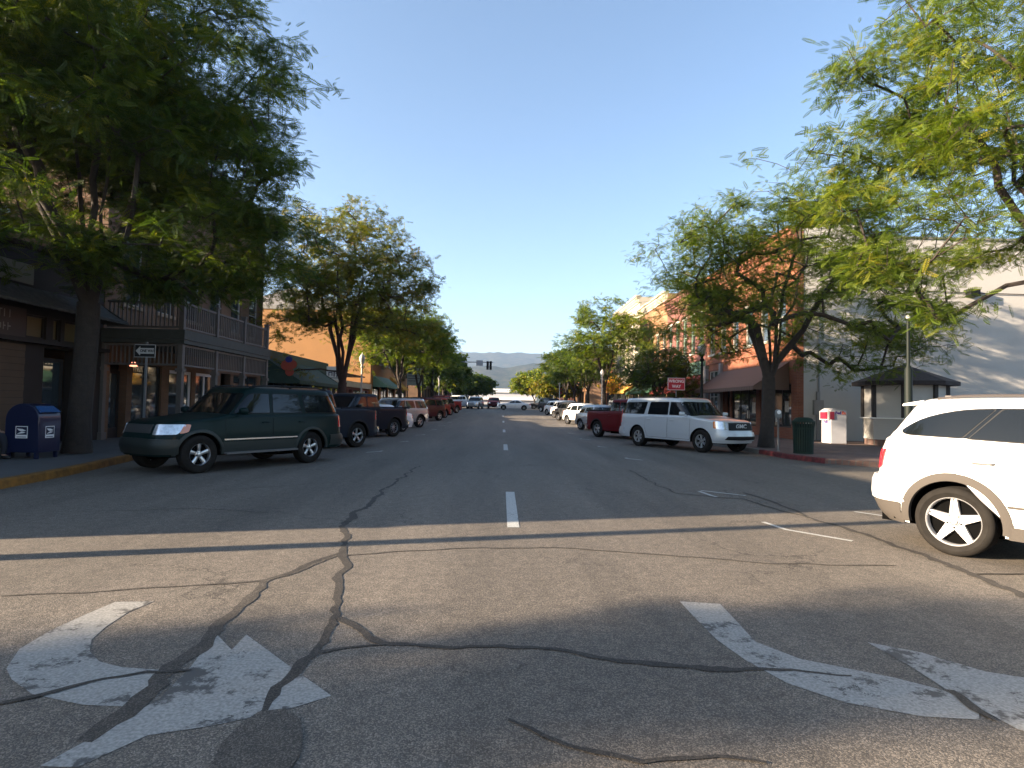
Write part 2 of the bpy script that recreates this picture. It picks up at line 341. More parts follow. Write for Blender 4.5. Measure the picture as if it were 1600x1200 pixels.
_wheel_cache = {}
def wheel_meshes(r, w, style, rimr):
    key = (round(r, 3), round(w, 3), style, round(rimr, 3))
    if key in _wheel_cache: return _wheel_cache[key]
    MX = Matrix.Rotation(-R(90), 3, 'X')          # lathe axis -> +y (outer face at +y)
    hub = MB(); hub.lathe([(0.0, -w * 0.3), (rimr * 0.9, -w * 0.3), (rimr * 0.96, w * 0.1), (rimr * 0.5, w * 0.12), (0.0, w * 0.12)], 28, MX)
    ty = MB(); h = w / 2
    prof = [(rimr * 0.99, -h * 0.75), (rimr + (r - rimr) * 0.45, -h * 1.0), (r - 0.035, -h * 0.96), (r - 0.010, -h * 0.82), (r, -h * 0.62)]
    for g in (-0.33, 0.0, 0.33):
        prof += [(r, h * (g - 0.06)), (r - 0.009, h * (g - 0.045)), (r - 0.009, h * (g + 0.045)), (r, h * (g + 0.06))]
    prof += [(r, h * 0.62), (r - 0.010, h * 0.82), (r - 0.035, h * 0.96), (rimr + (r - rimr) * 0.45, h * 1.0), (rimr + 0.012, h * 0.86), (rimr * 0.985, h * 0.80), (rimr * 0.96, h * 0.3)]
    ty.lathe(prof, 48, MX)
    rm = MB(); zo = h * 0.80
    rm.lathe([(rimr * 0.94, -h * 0.1), (rimr * 0.935, zo - 0.03), (rimr * 0.95, zo - 0.008), (rimr * 0.985, zo + 0.006), (rimr * 1.01, zo - 0.002), (rimr * 1.0, zo - 0.03)], 48, MX)
    zf = zo - 0.030
    def spoke(an, w0, w1, r0, r1, zin, zout, th=0.035, shift0=0.0, shift1=0.0):
        ca, sa = math.cos(an), math.sin(an)
        def P3(rad, lat, z): return Vector((rad * ca - lat * sa, z, rad * sa + lat * ca))
        vs = []
        for (rad, ww, z, sh) in ((r0, w0, zin, shift0), ((r0 + r1) / 2, (w0 + w1) / 2, (zin + zout) / 2 + 0.006, (shift0 + shift1) / 2), (r1, w1, zout, shift1)):
            vs += [P3(rad, sh - ww / 2, z - 0.008), P3(rad, sh - ww * 0.28, z), P3(rad, sh + ww * 0.28, z), P3(rad, sh + ww / 2, z - 0.008), P3(rad, sh + ww / 2, z - th), P3(rad, sh - ww / 2, z - th)]
        fs = []
        for i in range(2):
            for j in range(6): fs.append((i * 6 + j, i * 6 + (j + 1) % 6, (i + 1) * 6 + (j + 1) % 6, (i + 1) * 6 + j))
        fs += [(0, 1, 2, 3, 4, 5), (17, 16, 15, 14, 13, 12)]
        rm.add(vs, fs)
    n = {'star': 5, 'five': 5, 'six': 6, 'ten': 10, 'seven': 7}[style]
    for i in range(n):
        an = PI / 2 + i * 2 * PI / n
        if style == 'star':
            for sg in (-1, 1): spoke(an, 0.030, 0.020, rimr * 0.20, rimr * 0.955, zf - 0.016, zf + 0.002, 0.04, sg * 0.040, sg * 0.018)
            spoke(an, 0.10, 0.035, rimr * 0.16, rimr * 0.94, zf - 0.030, zf - 0.022, 0.03)
        elif style == 'six':
            for sg in (-1, 1): spoke(an, 0.026, 0.030, rimr * 0.2, rimr * 0.95, zf - 0.01, zf, 0.04, sg * 0.010, sg * 0.032)
        elif style == 'ten': spoke(an, 0.018, 0.022, rimr * 0.2, rimr * 0.95, zf - 0.01, zf, 0.03)
        else: spoke(an, 0.055, 0.085 if style == 'five' else 0.05, rimr * 0.2, rimr * 0.95, zf - 0.014, zf, 0.04)
    rm.lathe([(rimr * 0.34, zf - 0.05), (rimr * 0.34, zf - 0.018), (rimr * 0.30, zf - 0.008), (rimr * 0.19, zf - 0.006), (rimr * 0.18, zf + 0.010), (rimr * 0.12, zf + 0.014), (0.0, zf + 0.016)], 24, MX)
    for i in range(5 if style != 'six' else 6):
        an = PI / 2 + PI / 5 + i * 2 * PI / (5 if style != 'six' else 6); rr = rimr * 0.255
        rm.slot = 1; rm.lathe([(0.011, zf - 0.02), (0.011, zf - 0.001), (0.0, zf - 0.001)], 8, Matrix.Rotation(0, 3, 'X') @ MX); k0 = len(rm.v) - 24
        for q in range(k0, len(rm.v)):
            v = rm.v[q]; rm.v[q] = (v[0] + rr * math.cos(an), v[1], v[2] + rr * math.sin(an))
    rm.slot = 0
    if style == 'star':
        rm.slot = 1; rm.lathe([(0.036, zf + 0.0), (0.036, zf + 0.019), (0.030, zf + 0.019), (0.030, zf + 0.0)], 20, MX); rm.slot = 0
    res = []
    for nm, m, ms in (('wheel', hub, [darkm]), ('tyre', ty, [rubber]), ('rim', rm, [alloy if style != 'star' else mat('silver_wheel_paint', (0.62, 0.62, 0.63), 0.32, 0.55, coat=0.6), blackm])):
        o = m.build(nm, ms, None, True, 35); res.append(o.data); bpy.data.objects.remove(o)
    _wheel_cache[key] = res; return res

def build_car(S, name, label, cat, loc, rz, group, color, cladding=None, cladm=None):
    root = empty(name, loc, rz, label, cat, group)
    paint = color; lo = S.lod
    # ---- tub
    zs = S.sill; za = S.wr; Ra = S.wr + S.arch; ax = S.axles
    xs = []
    for a in ax:
        for k in range(0, 19): xs.append(a + Ra * math.cos(PI * k / 18))
        xs += [a - Ra - 0.003, a + Ra + 0.003]
    lo_x, hi_x = -S.hl + S.rc, S.hl - S.fc
    x = lo_x
    while x < hi_x:
        if all(abs(x - a) > Ra + 0.02 for a in ax): xs.append(x)
        x += 0.11
    xs = sorted([x for x in xs if lo_x < x < hi_x] + [lo_x, hi_x])
    st = [('x', x) for x in xs]
    thf = S.th_x(hi_x, 0.7); thr = S.th_x(lo_x, 0.7)
    NQ = 12
    stations = [('t', thr + (PI - thr) * (1 - q / NQ)) for q in range(0, NQ)] + st + [('t', thf * (1 - q / NQ)) for q in range(1, NQ + 1)]
    fr = [0, .05, .12, .2, .3, .4, .5, .6, .7, .8, .88, .94, 1.0]
    rows = []; edge = []
    for kind, val in stations:
        if kind == 'x': th = lambda z, v=val: S.th_x(v, z)
        else: th = lambda z, v=val: v
        p0 = S.tub(th(0.7), 0.7); xx = p0.x
        zt = S.ztop(xx); zb = S.zb(xx) if hasattr(S, 'zb') else zs
        if kind == 'x':
            for a in ax:
                if abs(xx - a) < Ra - 1e-4: zb = max(zb, za + math.sqrt(max(0, Ra * Ra - (xx - a) ** 2)))
                elif abs(xx - a) <= Ra + 1e-3 and abs(xx - a) > Ra - 1e-4: zb = max(zb, za * (1 if abs(xx - a) < Ra + 0.001 else 0))
        col = []
        r = S.rr; z1 = zt - r
        for f in fr:
            z = max(zs + (z1 - zs) * f, zb); z = min(z, z1); col.append(S.tub(th(z), z))
        for q in (30, 60, 90):
            z = z1 + r * math.sin(R(q)); col.append(S.tub(th(z1), z1, -r * (1 - math.cos(R(q)))) + Vector((0, 0, z - z1)))
        rows.append(col); edge.append((zb, th))
    nR = len(rows[0]); mb = MB(); n = len(rows)
    for sg in (1, -1):
        V = [Vector((p.x, p.y * sg, p.z)) for c in rows for p in c]
        Fc = []
        for i in range(n - 1):
            for j in range(nR - 1):
                q = (i * nR + j, (i + 1) * nR + j, (i + 1) * nR + j + 1, i * nR + j + 1)
                if (V[q[0]] - V[q[3]]).length < 1e-5 and (V[q[1]] - V[q[2]]).length < 1e-5: continue
                Fc.append(q)
        mb.add(V, Fc)
    # top cap
    NC = 10; V = []
    for c in rows:
        p = c[-1]
        for k in range(NC + 1):
            t = -1 + 2 * k / NC; V.append(Vector((p.x, p.y * t, p.z + S.crown * (1 - t * t) * min(1, p.y / 0.4))))
    mb.add(V, [(i * (NC + 1) + k, (i + 1) * (NC + 1) + k, (i + 1) * (NC + 1) + k + 1, i * (NC + 1) + k + 1) for i in range(n - 1) for k in range(NC)])
    # greenhouse
    zz = [S.gz0 + (S.gz1 - S.groof - S.gz0) * j / 7 for j in range(8)]; NT = 72; ring = []
    ths = [2 * PI * i / NT for i in range(NT)]
    for z in zz: ring.append([S.gh(t, z) for t in ths])
    zl = zz[-1]; rg = S.groof
    for q in (22, 45, 68, 90):
        ring.append([S.gh(t, zl + rg * math.sin(R(q)) * 0.999, -rg * 1.1 * (1 - math.cos(R(q)))) for t in ths])
    last = ring[-1]; cx = sum(p.x for p in last) / NT
    for k in (0.85, 0.65, 0.4, 0.15):
        ring.append([Vector((cx + (p.x - cx) * k, p.y * k, p.z + S.rcrown * (1 - k * k))) for p in last])
    V = [p for rg_ in ring for p in rg_]; m = len(ring)
    mb.add(V, [(i * NT + j, i * NT + (j + 1) % NT, (i + 1) * NT + (j + 1) % NT, (i + 1) * NT + j) for i in range(m - 1) for j in range(NT)] + [tuple(range((m - 1) * NT, m * NT))])
    if getattr(S, 'slot_extra', None): S.slot_extra(mb, S)
    mb.build('body', [paint, blackm], root, True, 32)
    # wells and underbody
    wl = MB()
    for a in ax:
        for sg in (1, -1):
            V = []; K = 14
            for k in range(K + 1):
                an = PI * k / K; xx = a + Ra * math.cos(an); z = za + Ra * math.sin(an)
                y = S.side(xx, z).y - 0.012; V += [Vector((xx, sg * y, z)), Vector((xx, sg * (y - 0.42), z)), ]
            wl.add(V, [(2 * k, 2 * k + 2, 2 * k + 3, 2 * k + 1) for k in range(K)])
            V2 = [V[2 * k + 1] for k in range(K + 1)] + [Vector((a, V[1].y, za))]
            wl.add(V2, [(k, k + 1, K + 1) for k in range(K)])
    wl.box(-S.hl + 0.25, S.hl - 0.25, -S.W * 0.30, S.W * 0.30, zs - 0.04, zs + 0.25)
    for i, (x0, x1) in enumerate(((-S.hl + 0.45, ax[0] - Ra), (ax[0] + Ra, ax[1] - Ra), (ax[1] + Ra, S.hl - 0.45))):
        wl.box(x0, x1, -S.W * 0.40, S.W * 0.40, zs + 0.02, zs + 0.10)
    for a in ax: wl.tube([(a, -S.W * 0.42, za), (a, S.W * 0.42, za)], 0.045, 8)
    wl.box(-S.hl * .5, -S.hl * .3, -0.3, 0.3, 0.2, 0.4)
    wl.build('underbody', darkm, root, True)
    # wheels
    W3 = wheel_meshes(S.wr, S.ww, S.rim, S.rimr)
    for a in ax:
        for sg in (1, -1):
            w = bpy.data.objects.new('wheel', W3[0]); COL.objects.link(w); w.parent = root
            w.location = (a, sg * (S.W / 2 - S.ww / 2 - 0.03), za); w.rotation_euler = (0, 0, 0 if sg > 0 else PI)
            for nm, me in (('tyre', W3[1]), ('rim', W3[2])):
                c = bpy.data.objects.new(nm, me); COL.objects.link(c); c.parent = w
    cm = cladm or blackm
    # arch trims
    if S.cladw:
        for a in ax:
            for sg in (1, -1):
                t = MB(); V = []; K = 28; rws = ((Ra - 0.012, -0.02), (Ra - 0.008, 0.016), (Ra + S.cladw * 0.5, 0.020), (Ra + S.cladw, 0.010), (Ra + S.cladw + 0.004, -0.004))
                for k in range(K + 1):
                    an = -0.15 + (PI + 0.3) * k / K
                    for (rr, of) in rws:
                        xx = a + rr * math.cos(an); z = max(zs + 0.01, za + rr * math.sin(an)); p = S.side(max(-S.hl + .12, min(S.hl - .12, xx)), z, of); V.append(Vector((p.x, p.y * sg, p.z)))
                q = len(rws); t.add(V, [(i * q + j, (i + 1) * q + j, (i + 1) * q + j + 1, i * q + j + 1) for i in range(K) for j in range(q - 1)])
                t.build('arch_trim', cm, root, True, 40)
    def side_panel(nm, poly, m, par=root, gh=False, off=0.004, r=0.05, sides=(1, -1), mats=None, step=0.12, rows=4, base=-0.004):
        out = []
        for sg in sides:
            q = MB(); fn = (lambda u, v, o, g=sg: S.g_side(u, v, o, g)) if gh else (lambda u, v, o, g=sg: S.side(u, v, o, g))
            panel(q, fn, poly, off, step, r, rows=rows, base=base)
            out.append(q.build(nm, m, par, True, 40))
        return out
    def th_panel(nm, poly, m, par=root, off=0.01, r=0.03, mirror=True, step=0.05, rows=4):
        """poly of (kind, value, z): kind x (along the side) or y (across the nose), r (across the tail)"""
        pp = []
        for k, v, z in poly: pp.append((S.th_x(v, z) if k == 'x' else S.th_y(v, z, k == 'r'), z))
        out = []
        for sg in ((1, -1) if mirror else (1,)):
            q = MB(); panel(q, lambda u, v, o, g=sg: S.tub(u * g, v, o), pp, off, step, r, base=-0.01, rows=rows); out.append(q.build(nm, m, par, True, 40))
        return out
    S.side_panel, S.th_panel = side_panel, th_panel
    visible = (1,) if lo else (1, -1)
    # doors: a dark gap plate under a raised door skin, windows and handles as the door's own parts
    seamw = 0.008
    for d in S.doors:
        for sg in (1, -1):
            q = MB(); fn = lambda u, v, o, g=sg: S.side(u, v, o, g)
            panel(q, fn, d['poly'], 0.0015, 0.10, 0.06, rows=8)
            cu = sum(p[0] for p in d['poly']) / len(d['poly']); q.slot = 1
            pin = []
            pu = [p[0] for p in d['poly']]; pv = [p[1] for p in d['poly']]
            x0, x1, z0, z1 = min(pu), max(pu), min(pv), max(pv)
            for p in d['poly']:
                pin.append((p[0] + seamw * (1 if p[0] < (x0 + x1) / 2 else -1), p[1] + seamw * (1 if p[1] < (z0 + z1) / 2 else 0)))
            panel(q, fn, pin, 0.0045, 0.10, 0.055, rows=8)
            dr = q.build('door', [blackm, paint], root, True, 40)
            if 'h' in d:
                hx, hz = d['h']; hb = MB(); p = S.side(hx, hz, 0.0, sg)
                a, b = S.side(hx - 0.09, hz, 0.012, sg), S.side(hx + 0.09, hz, 0.012, sg); m_ = S.side(hx, hz + 0.004, 0.040, sg)
                hb.tube([S.side(hx - 0.095, hz, 0.0, sg), S.side(hx - 0.08, hz, 0.036, sg), m_, S.side(hx + 0.08, hz, 0.036, sg), S.side(hx + 0.095, hz, 0.0, sg)], [0.012, 0.013, 0.012, 0.013, 0.012], 8)
                hb.build('handle', S.handlem if hasattr(S, 'handlem') else paint, dr, True, 50)
            if 'win' in d:
                q = MB(); panel(q, lambda u, v, o, g=sg: S.g_side(u, v, o, g), d['win'], 0.003, 0.12, 0.05, rows=5)
                q.slot = 1; cxw = sum(p[0] for p in d['win']) / len(d['win']); czw = sum(p[1] for p in d['win']) / len(d['win'])
                wi = [(cxw + (p[0] - cxw) * 0.965, czw + (p[1] - czw) * 0.93) + tuple(p[2:]) for p in d['win']]
                panel(q, lambda u, v, o, g=sg: S.g_side(u, v, o, g), wi, 0.006, 0.12, 0.045, rows=5)
                q.build('window', [blackm, carglass], dr, True, 40)
    for wpoly in S.qwins:
        for sg in (1, -1):
            q = MB(); fn = lambda u, v, o, g=sg: S.g_side(u, v, o, g)
            panel(q, fn, wpoly, 0.003, 0.10, 0.06, rows=5); q.slot = 1
            cxw = sum(p[0] for p in wpoly) / len(wpoly); czw = sum(p[1] for p in wpoly) / len(wpoly)
            panel(q, fn, [(cxw + (p[0] - cxw) * 0.965, czw + (p[1] - czw) * 0.93) + tuple(p[2:]) for p in wpoly], 0.006, 0.10, 0.055, rows=5)
            q.build('window', [blackm, carglass], root, True, 40)
    for tp in getattr(S, 'gtrims', []):
        for sg in (1, -1):
            q = MB(); panel(q, lambda u, v, o, g=sg: S.g_side(u, v, o, g), tp, 0.002, 0.10, 0.02, rows=5); q.build('pillar_trim', carglass, root, True, 40)
    # windshield and rear window
    z0, z1 = S.wsz
    b0 = S.g_ac(z0)[2] - 0.10; b1 = S.g_ac(z1)[2] - 0.10
    q = MB(); pl = [(-b0, z0), (b0, z0), (b1, z1), (-b1, z1)]
    panel(q, lambda u, v, o: S.g_end(u, v, o), pl, 0.004, 0.12, 0.06, rows=5)
    q.build('windshield', carglass, root, True, 40)
    z0, z1 = S.rwz; b0 = S.g_ac(z0)[2] - 0.20; b1 = S.g_ac(z1)[2] - 0.20
    q = MB(); panel(q, lambda u, v, o: S.g_end(u, v, o, True), [(-b0, z0), (b0, z0), (b1, z1), (-b1, z1)], 0.004, 0.12, 0.06, rows=5)
    q.build('rear_window', carglass, root, True, 40)
    # mirrors
    mx, mz = S.mirror
    for sg in (1, -1):
        q = MB(); y = S.gw0 * sg; c = Vector((mx, y + sg * 0.14, mz))
        rings = []
        for (dx, sc) in ((-0.055, 0.8), (-0.045, 1.0), (0.0, 1.0), (0.05, 0.8), (0.075, 0.35)):
            rings.append([Vector((c.x + dx, c.y + sg * 0.11 * sc * math.copysign(abs(math.cos(t)) ** .6, math.cos(t)), c.z + 0.075 * sc * math.copysign(abs(math.sin(t)) ** .6, math.sin(t)))) for t in [2 * PI * i / 14 for i in range(14)]])
        V = [p for r_ in rings for p in r_]; q.add(V, [(i * 14 + j, i * 14 + (j + 1) % 14, (i + 1) * 14 + (j + 1) % 14, (i + 1) * 14 + j) for i in range(4) for j in range(14)] + [tuple(range(14)), tuple(range(56, 70))])
        q.tube([(mx + 0.02, y * 0.97, mz - 0.05), (mx + 0.02, y + sg * 0.08, mz - 0.03)], 0.022, 6)
        q.build('mirror', getattr(S, 'mirrorm', paint), root, True, 40)
    # lights
    for nm, poly, m in S.lights: th_panel(nm, poly, m, off=0.012)
    for nm, poly, m, off in S.bands: th_panel(nm, poly, m, off=off, mirror=True, r=0.02)
    for nm, poly, m, off in S.sidestrips: side_panel(nm, poly, m, off=off, r=0.01, step=0.15, rows=2)
    if S.rails:
        x0, x1, h = S.rails
        for sg in (1, -1):
            q = MB(); pts = []
            for k in range(9):
                t = k / 8; xx = x0 + (x1 - x0) * t; zr = S.gz1 - 0.005 + h * (1 - abs(2 * t - 1) ** 6)
                pts.append((xx, sg * (S.gw1 - 0.10), zr))
            q.tube(pts, 0.017, 6)
            for xx in (x0 + .1, (x0 + x1) / 2, x1 - .1): q.box(xx - .03, xx + .03, sg * (S.gw1 - .10) - .012, sg * (S.gw1 - .10) + .012, S.gz1 - .02, S.gz1 + h * .9)
            q.build('roof_rail', S.railm, root, True, 50)
    return root
def lamp_lens(name, col): return mat(name, col, 0.08, 0.0, spec=0.8, coat=1.0)
redlens = lamp_lens('red_tail_lens', (0.62, 0.02, 0.03)); clearlens = mat('clear_lamp_lens', (0.62, 0.64, 0.66), 0.12, 0.6, coat=1.0, var=0.25, vscale=18); amberlens = lamp_lens('amber_lens', (0.55, 0.13, 0.02))
def car_paint(name, col, rough=0.32, metal=0.0, coat=None):
    dark = max(col) < 0.2
    return mat(name, col, 0.45 if dark else rough, 0.0 if dark else metal, coat=0.10 if dark else 0.8, spec=0.12 if dark else 0.5)

# ---------------------------------------------------------------- car kinds
def spec_suv_near():
    """rounded luxury SUV"""
    cl = mat('grey_lower_cladding', (0.065, 0.058, 0.052), 0.75, spec=0.15)
    S = Car(L=4.67, W=1.87, wr=0.362, ww=0.27, rimr=0.255, rim='star', axles=(-1.27, 1.55), arch=0.075, fc=0.45, rc=0.42, n_f=3.6, n_r=4.6,
        bp=[(0.25, 0.05), (0.45, 0.02), (0.62, 0.0), (0.85, 0.006), (1.08, 0.04), (1.2, 0.07), (1.3, 0.10)],
        fp=[(0.25, 0.05), (0.5, 0.0), (0.75, 0.06), (1.0, 0.22)], rp=[(0.25, 0.28), (0.34, 0.18), (0.50, 0.11), (0.56, 0.10), (0.76, 0.115), (0.80, 0.17), (1.02, 0.19), (1.14, 0.22), (1.24, 0.27)],
        top=[(-2.34, 1.22), (-1.9, 1.24), (0.75, 1.12), (1.6, 1.02), (2.1, 0.86), (2.34, 0.72)], rr=0.07,
        gz0=1.08, gz1=1.675, gf0=1.30, gf1=0.42, gr0=-2.12, gr1=-1.72, grp=1.15, gw0=0.865, gw1=0.665, gn=5.0, groof=0.10, rcrown=0.03,
        wsz=(1.06, 1.56), rwz=(1.28, 1.57), mirror=(0.72, 1.12), cladw=0.075, sill=0.27,
        doors=[dict(poly=[(-1.02, 0.62), (-0.80, 0.40), (-0.20, 0.40), (-0.20, 1.15), (-1.22, 1.17), (-1.26, 0.90)], h=(-1.00, 1.0), win=[(-1.16, 1.235, .02), (-0.22, 1.20, .02), (-0.26, 1.575, .03), (-0.88, 1.57, .03)]),
               dict(poly=[(-0.18, 0.40), (0.92, 0.40), (0.95, 1.10), (-0.18, 1.15)], h=(0.02, .99), win=[(-0.16, 1.20, .02), (0.86, 1.17, .05), (0.32, 1.56, .12), (-0.20, 1.575, .03)])],
        qwins=[[(-1.84, 1.30, .08), (-1.76, 1.255, .06), (-1.20, 1.24, .02), (-0.92, 1.57, .03), (-1.24, 1.555, .2), (-1.60, 1.46, .2)]],
        lights=[('tail_light', [('x', -2.03, .86), ('r', .60, .84), ('r', .56, 1.07), ('x', -1.98, 1.08)], redlens), ('headlight', [('x', 1.75, .72), ('y', .45, .66), ('y', .45, .84), ('x', 1.75, .88)], clearlens)],
        bands=[('rear_bumper_trim', [('x', -1.75, .255), ('r', 0.0, .255), ('r', 0.0, .47), ('x', -1.78, .49)], cl, 0.012), ('bumper', [('x', -1.72, .50), ('r', 0.0, .50), ('r', 0.0, .77), ('x', -1.85, .78)], None, 0.02)],
        sidestrips=[('sill_trim', [(-0.80, .26), (1.06, .26), (1.06, .39), (-0.80, .39)], cl, 0.014), ('side_moulding', [(-0.80, .575), (1.0, .575), (1.0, .60), (-0.80, .60)], cl, 0.010)],
        rails=(-1.5, 0.35, 0.035), railm=mat('grey_rail', (0.05, 0.045, 0.045), 0.5, spec=.3))
    return S, cl
def boxy(L, W, H, axles, wr, hood, beltz, pil, rearx, col, rim='five', wins=None, lod=1, clad=0.0, rails=None, doors=None, qw=None, grille=True, tail=None, gn=8, rear_slant=0.22, fz=None, nose=0.95, rimr=None, trim=None, groof=0.08, ww=0.26):
    hl = L / 2; gf0, gf1 = pil
    h0 = hood
    S = Car(L=L, W=W, wr=wr, ww=ww, rimr=rimr or wr * 0.62, rim=rim, axles=axles, arch=0.07, fc=0.38, rc=0.28, n_f=4.5, n_r=8.0,
        bp=[(0.3, 0.03), (0.55, 0.0), (0.85, 0.006), (beltz - 0.1, 0.03), (beltz, 0.055)], fp=[(0.3, 0.08), (0.55, 0.0), (0.8, 0.05), (h0, 0.14)], rp=[(0.3, 0.08), (0.42, 0.0), (0.62, 0.0), (0.70, 0.06), (beltz, 0.09)],
        top=[(-hl, beltz), (gf0 - 0.15, beltz - 0.01), (gf0 + 0.1, h0 + 0.06), (hl - 0.55, h0), (hl - 0.15, h0 - 0.05), (hl, h0 - 0.12)],
        gz0=beltz - 0.12, gz1=H - 0.04, gf0=gf0, gf1=gf1, gr0=rearx, gr1=rearx + rear_slant, gw0=W / 2 - 0.055, gw1=W / 2 - 0.20, gn=gn, groof=groof, rcrown=0.04,
        wsz=(beltz - 0.02, H - 0.17), rwz=(beltz + 0.08, H - 0.2), mirror=(gf0 - 0.42, beltz + 0.07), cladw=clad, sill=0.36 if H > 1.6 else 0.24, lod=lod,
        doors=doors or [], qwins=qw or [], bands=[], sidestrips=[], rails=rails, railm=blackm, lights=[])
    t0, t1 = tail or (0.85, 1.2)
    S.lights = [('tail_light', [('x', -hl + 0.30, t0), ('r', W / 2 - 0.24, t0), ('r', W / 2 - 0.22, t1), ('x', -hl + 0.27, t1)], redlens),
                ('headlight', [('x', hl - 0.50, h0 - 0.28), ('y', W * 0.26, h0 - 0.34), ('y', W * 0.26, h0 - 0.15), ('x', hl - 0.42, h0 - 0.12)], clearlens)]
    return S
def place(rear, front, S, side):
    """car whose near-side wheels touch the street at the photographed pixels; side=+1: its left side is towards the camera"""
    a = P(*rear); b = P(*front); d = (b - a); ang = math.atan2(d.y, d.x)
    hd = Vector((math.cos(ang), math.sin(ang), 0)); lf = Vector((-hd.y, hd.x, 0))
    mid = (a + b) / 2 - hd * (S.axles[0] + S.axles[1]) / 2 - lf * side * (S.W / 2 - 0.12)
    return Vector((mid.x, mid.y, gz(mid.y))), ang
def place_rear(x, y, ang, S, side):
    """rear near wheel at x, y"""
    hd = Vector((math.cos(ang), math.sin(ang), 0)); lf = Vector((-hd.y, hd.x, 0))
    mid = Vector((x, y, 0)) - hd * S.axles[0] - lf * side * (S.W / 2 - 0.12)
    return Vector((mid.x, mid.y, gz(mid.y)))
GR = 'vehicles parked at an angle to the kerb'
def full_side(S, beltz, H, x0, cuts, h0=0.45):
    """doors between cuts (front to rear), each with its window; x0 unused"""
    return

def make_cars():
    white = car_paint('white_car_paint', (0.80, 0.79, 0.77)); pearl = car_paint('bright_white_car_paint', (0.68, 0.68, 0.68)); pearl2 = car_paint('silver_white_paint', (0.50, 0.53, 0.55), 0.3, 0.15)
    # --- the near white SUV
    S, cl = spec_suv_near()
    S.bands[1] = (S.bands[1][0], S.bands[1][1], pearl, 0.02)
    S.handlem = mat('handle_reflection_grey', (.12, .12, .12), .4, .3); S.gtrims = [[(-1.26, 1.245), (-1.08, 1.24), (-0.80, 1.57), (-1.00, 1.57)], [(-0.25, 1.21), (-0.12, 1.21), (-0.16, 1.575), (-0.30, 1.575)]]  # grey handle colour stands in for dark reflections on the door
    ang = -R(55); hub = P(1493, 868); hd = Vector((math.cos(ang), math.sin(ang), 0)); lf = Vector((-hd.y, hd.x, 0))
    mid = hub - hd * S.axles[0] + lf * (S.W / 2 - 0.12)
    c = build_car(S, 'parked_suv', 'white SUV with grey lower trim and five-spoke wheels, cut by the right edge', 'SUV', (mid.x, mid.y, 0), ang, GR, pearl, cladm=cl)
    q = MB(); q.add([S.gh(PI - .72, 1.60), S.gh(-PI + .72, 1.60), S.gh(-PI + .72, 1.62) + Vector((-0.20, 0, -0.035)), S.gh(PI - .72, 1.62) + Vector((-0.20, 0, -0.035)),
                     S.gh(PI - .72, 1.655), S.gh(-PI + .72, 1.655), S.gh(-PI + .72, 1.65) + Vector((-0.21, 0, -0.035)), S.gh(PI - .72, 1.65) + Vector((-0.21, 0, -0.035))],
                    [(0, 1, 2, 3), (4, 7, 6, 5), (0, 4, 5, 1), (1, 5, 6, 2), (2, 6, 7, 3), (3, 7, 4, 0)])
    q.build('spoiler', pearl, c, True, bevel=0.01)
    # --- dark green SUV
    green = car_paint('dark_green_car_paint', (0.002, 0.013, 0.0125), 0.3, 0.2); lg = mat('grey_green_lower_paint', (0.018, 0.024, 0.022), 0.45, 0.2)
    S = boxy(4.89, 1.94, 1.84, (-1.235, 1.615), 0.385, 1.08, 1.20, (1.18, 0.42), -2.33, green, 'five', lod=0, clad=0.055, rails=(-1.9, 0.35, 0.06), rear_slant=0.34, tail=(0.86, 1.16), rimr=0.225,
        doors=[dict(poly=[(-1.08, 0.74), (-0.80, 0.44), (-0.10, 0.44), (-0.10, 1.13), (-1.12, 1.13), (-1.2, 0.95)], h=(-0.92, 1.02), win=[(-0.98, 1.22, .03), (-0.12, 1.22, .03), (-0.15, 1.68, .03), (-0.88, 1.68, .04)]),
               dict(poly=[(-0.08, 0.44), (1.08, 0.44), (1.10, 1.10), (-0.08, 1.13)], h=(0.10, 1.02), win=[(-0.06, 1.22, .03), (0.86, 1.21, .08), (0.42, 1.67, .10), (-0.07, 1.68, .03)])],
        qw=[[(-2.20, 1.23, .06), (-1.06, 1.22, .06), (-1.00, 1.68, .06), (-1.98, 1.67, .14)]])
    S.lights[1] = ('headlight', [('x', 2.05, .80), ('y', .52, .79), ('y', .52, 1.0), ('x', 1.88, 1.00)], clearlens)
    S.lights.append(('indicator', [('x', 1.86, .84), ('x', 2.03, .81), ('x', 1.92, 1.00), ('x', 1.80, 1.0)], amberlens))
    S.lights.append(('fog_light', [('x', 2.18, .50), ('y', .74, .50), ('y', .74, .60), ('x', 2.18, .60)], clearlens))
    S.bands = [('grille', [('y', 0, .82), ('y', .46, .82), ('y', .46, .99), ('y', 0, .99)], mat('grey_grille', (.08, .08, .08), .4, .5), 0.016), ('bumper', [('y', 0, .40), ('x', 2.02, .40), ('x', 2.02, .70), ('y', 0, .72)], lg, 0.03), ('bumper', [('r', 0, .42), ('x', -1.80, .42), ('x', -1.80, .68), ('r', 0, .70)], lg, 0.03)]
    S.sidestrips = [('lower_trim', [(-0.78, .40), (1.15, .40), (1.15, .62), (-0.78, .62)], lg, 0.008), ('side_moulding', [(-0.78, .655), (1.12, .655), (1.12, .685), (-0.78, .685)], chrome, 0.014), ('running_board', [(-0.74, .36), (1.10, .36), (1.10, .40), (-0.74, .40)], mat('grey_step', (0.12, .12, .12), .5), 0.11)]
    loc, ang = place((493, 722), (291, 741), S, 1)
    c = build_car(S, 'parked_suv', 'dark green SUV with chrome star wheels and roof rails, nose towards the mailbox', 'SUV', loc, ang, GR, green, cladm=lg)
    LA = ang
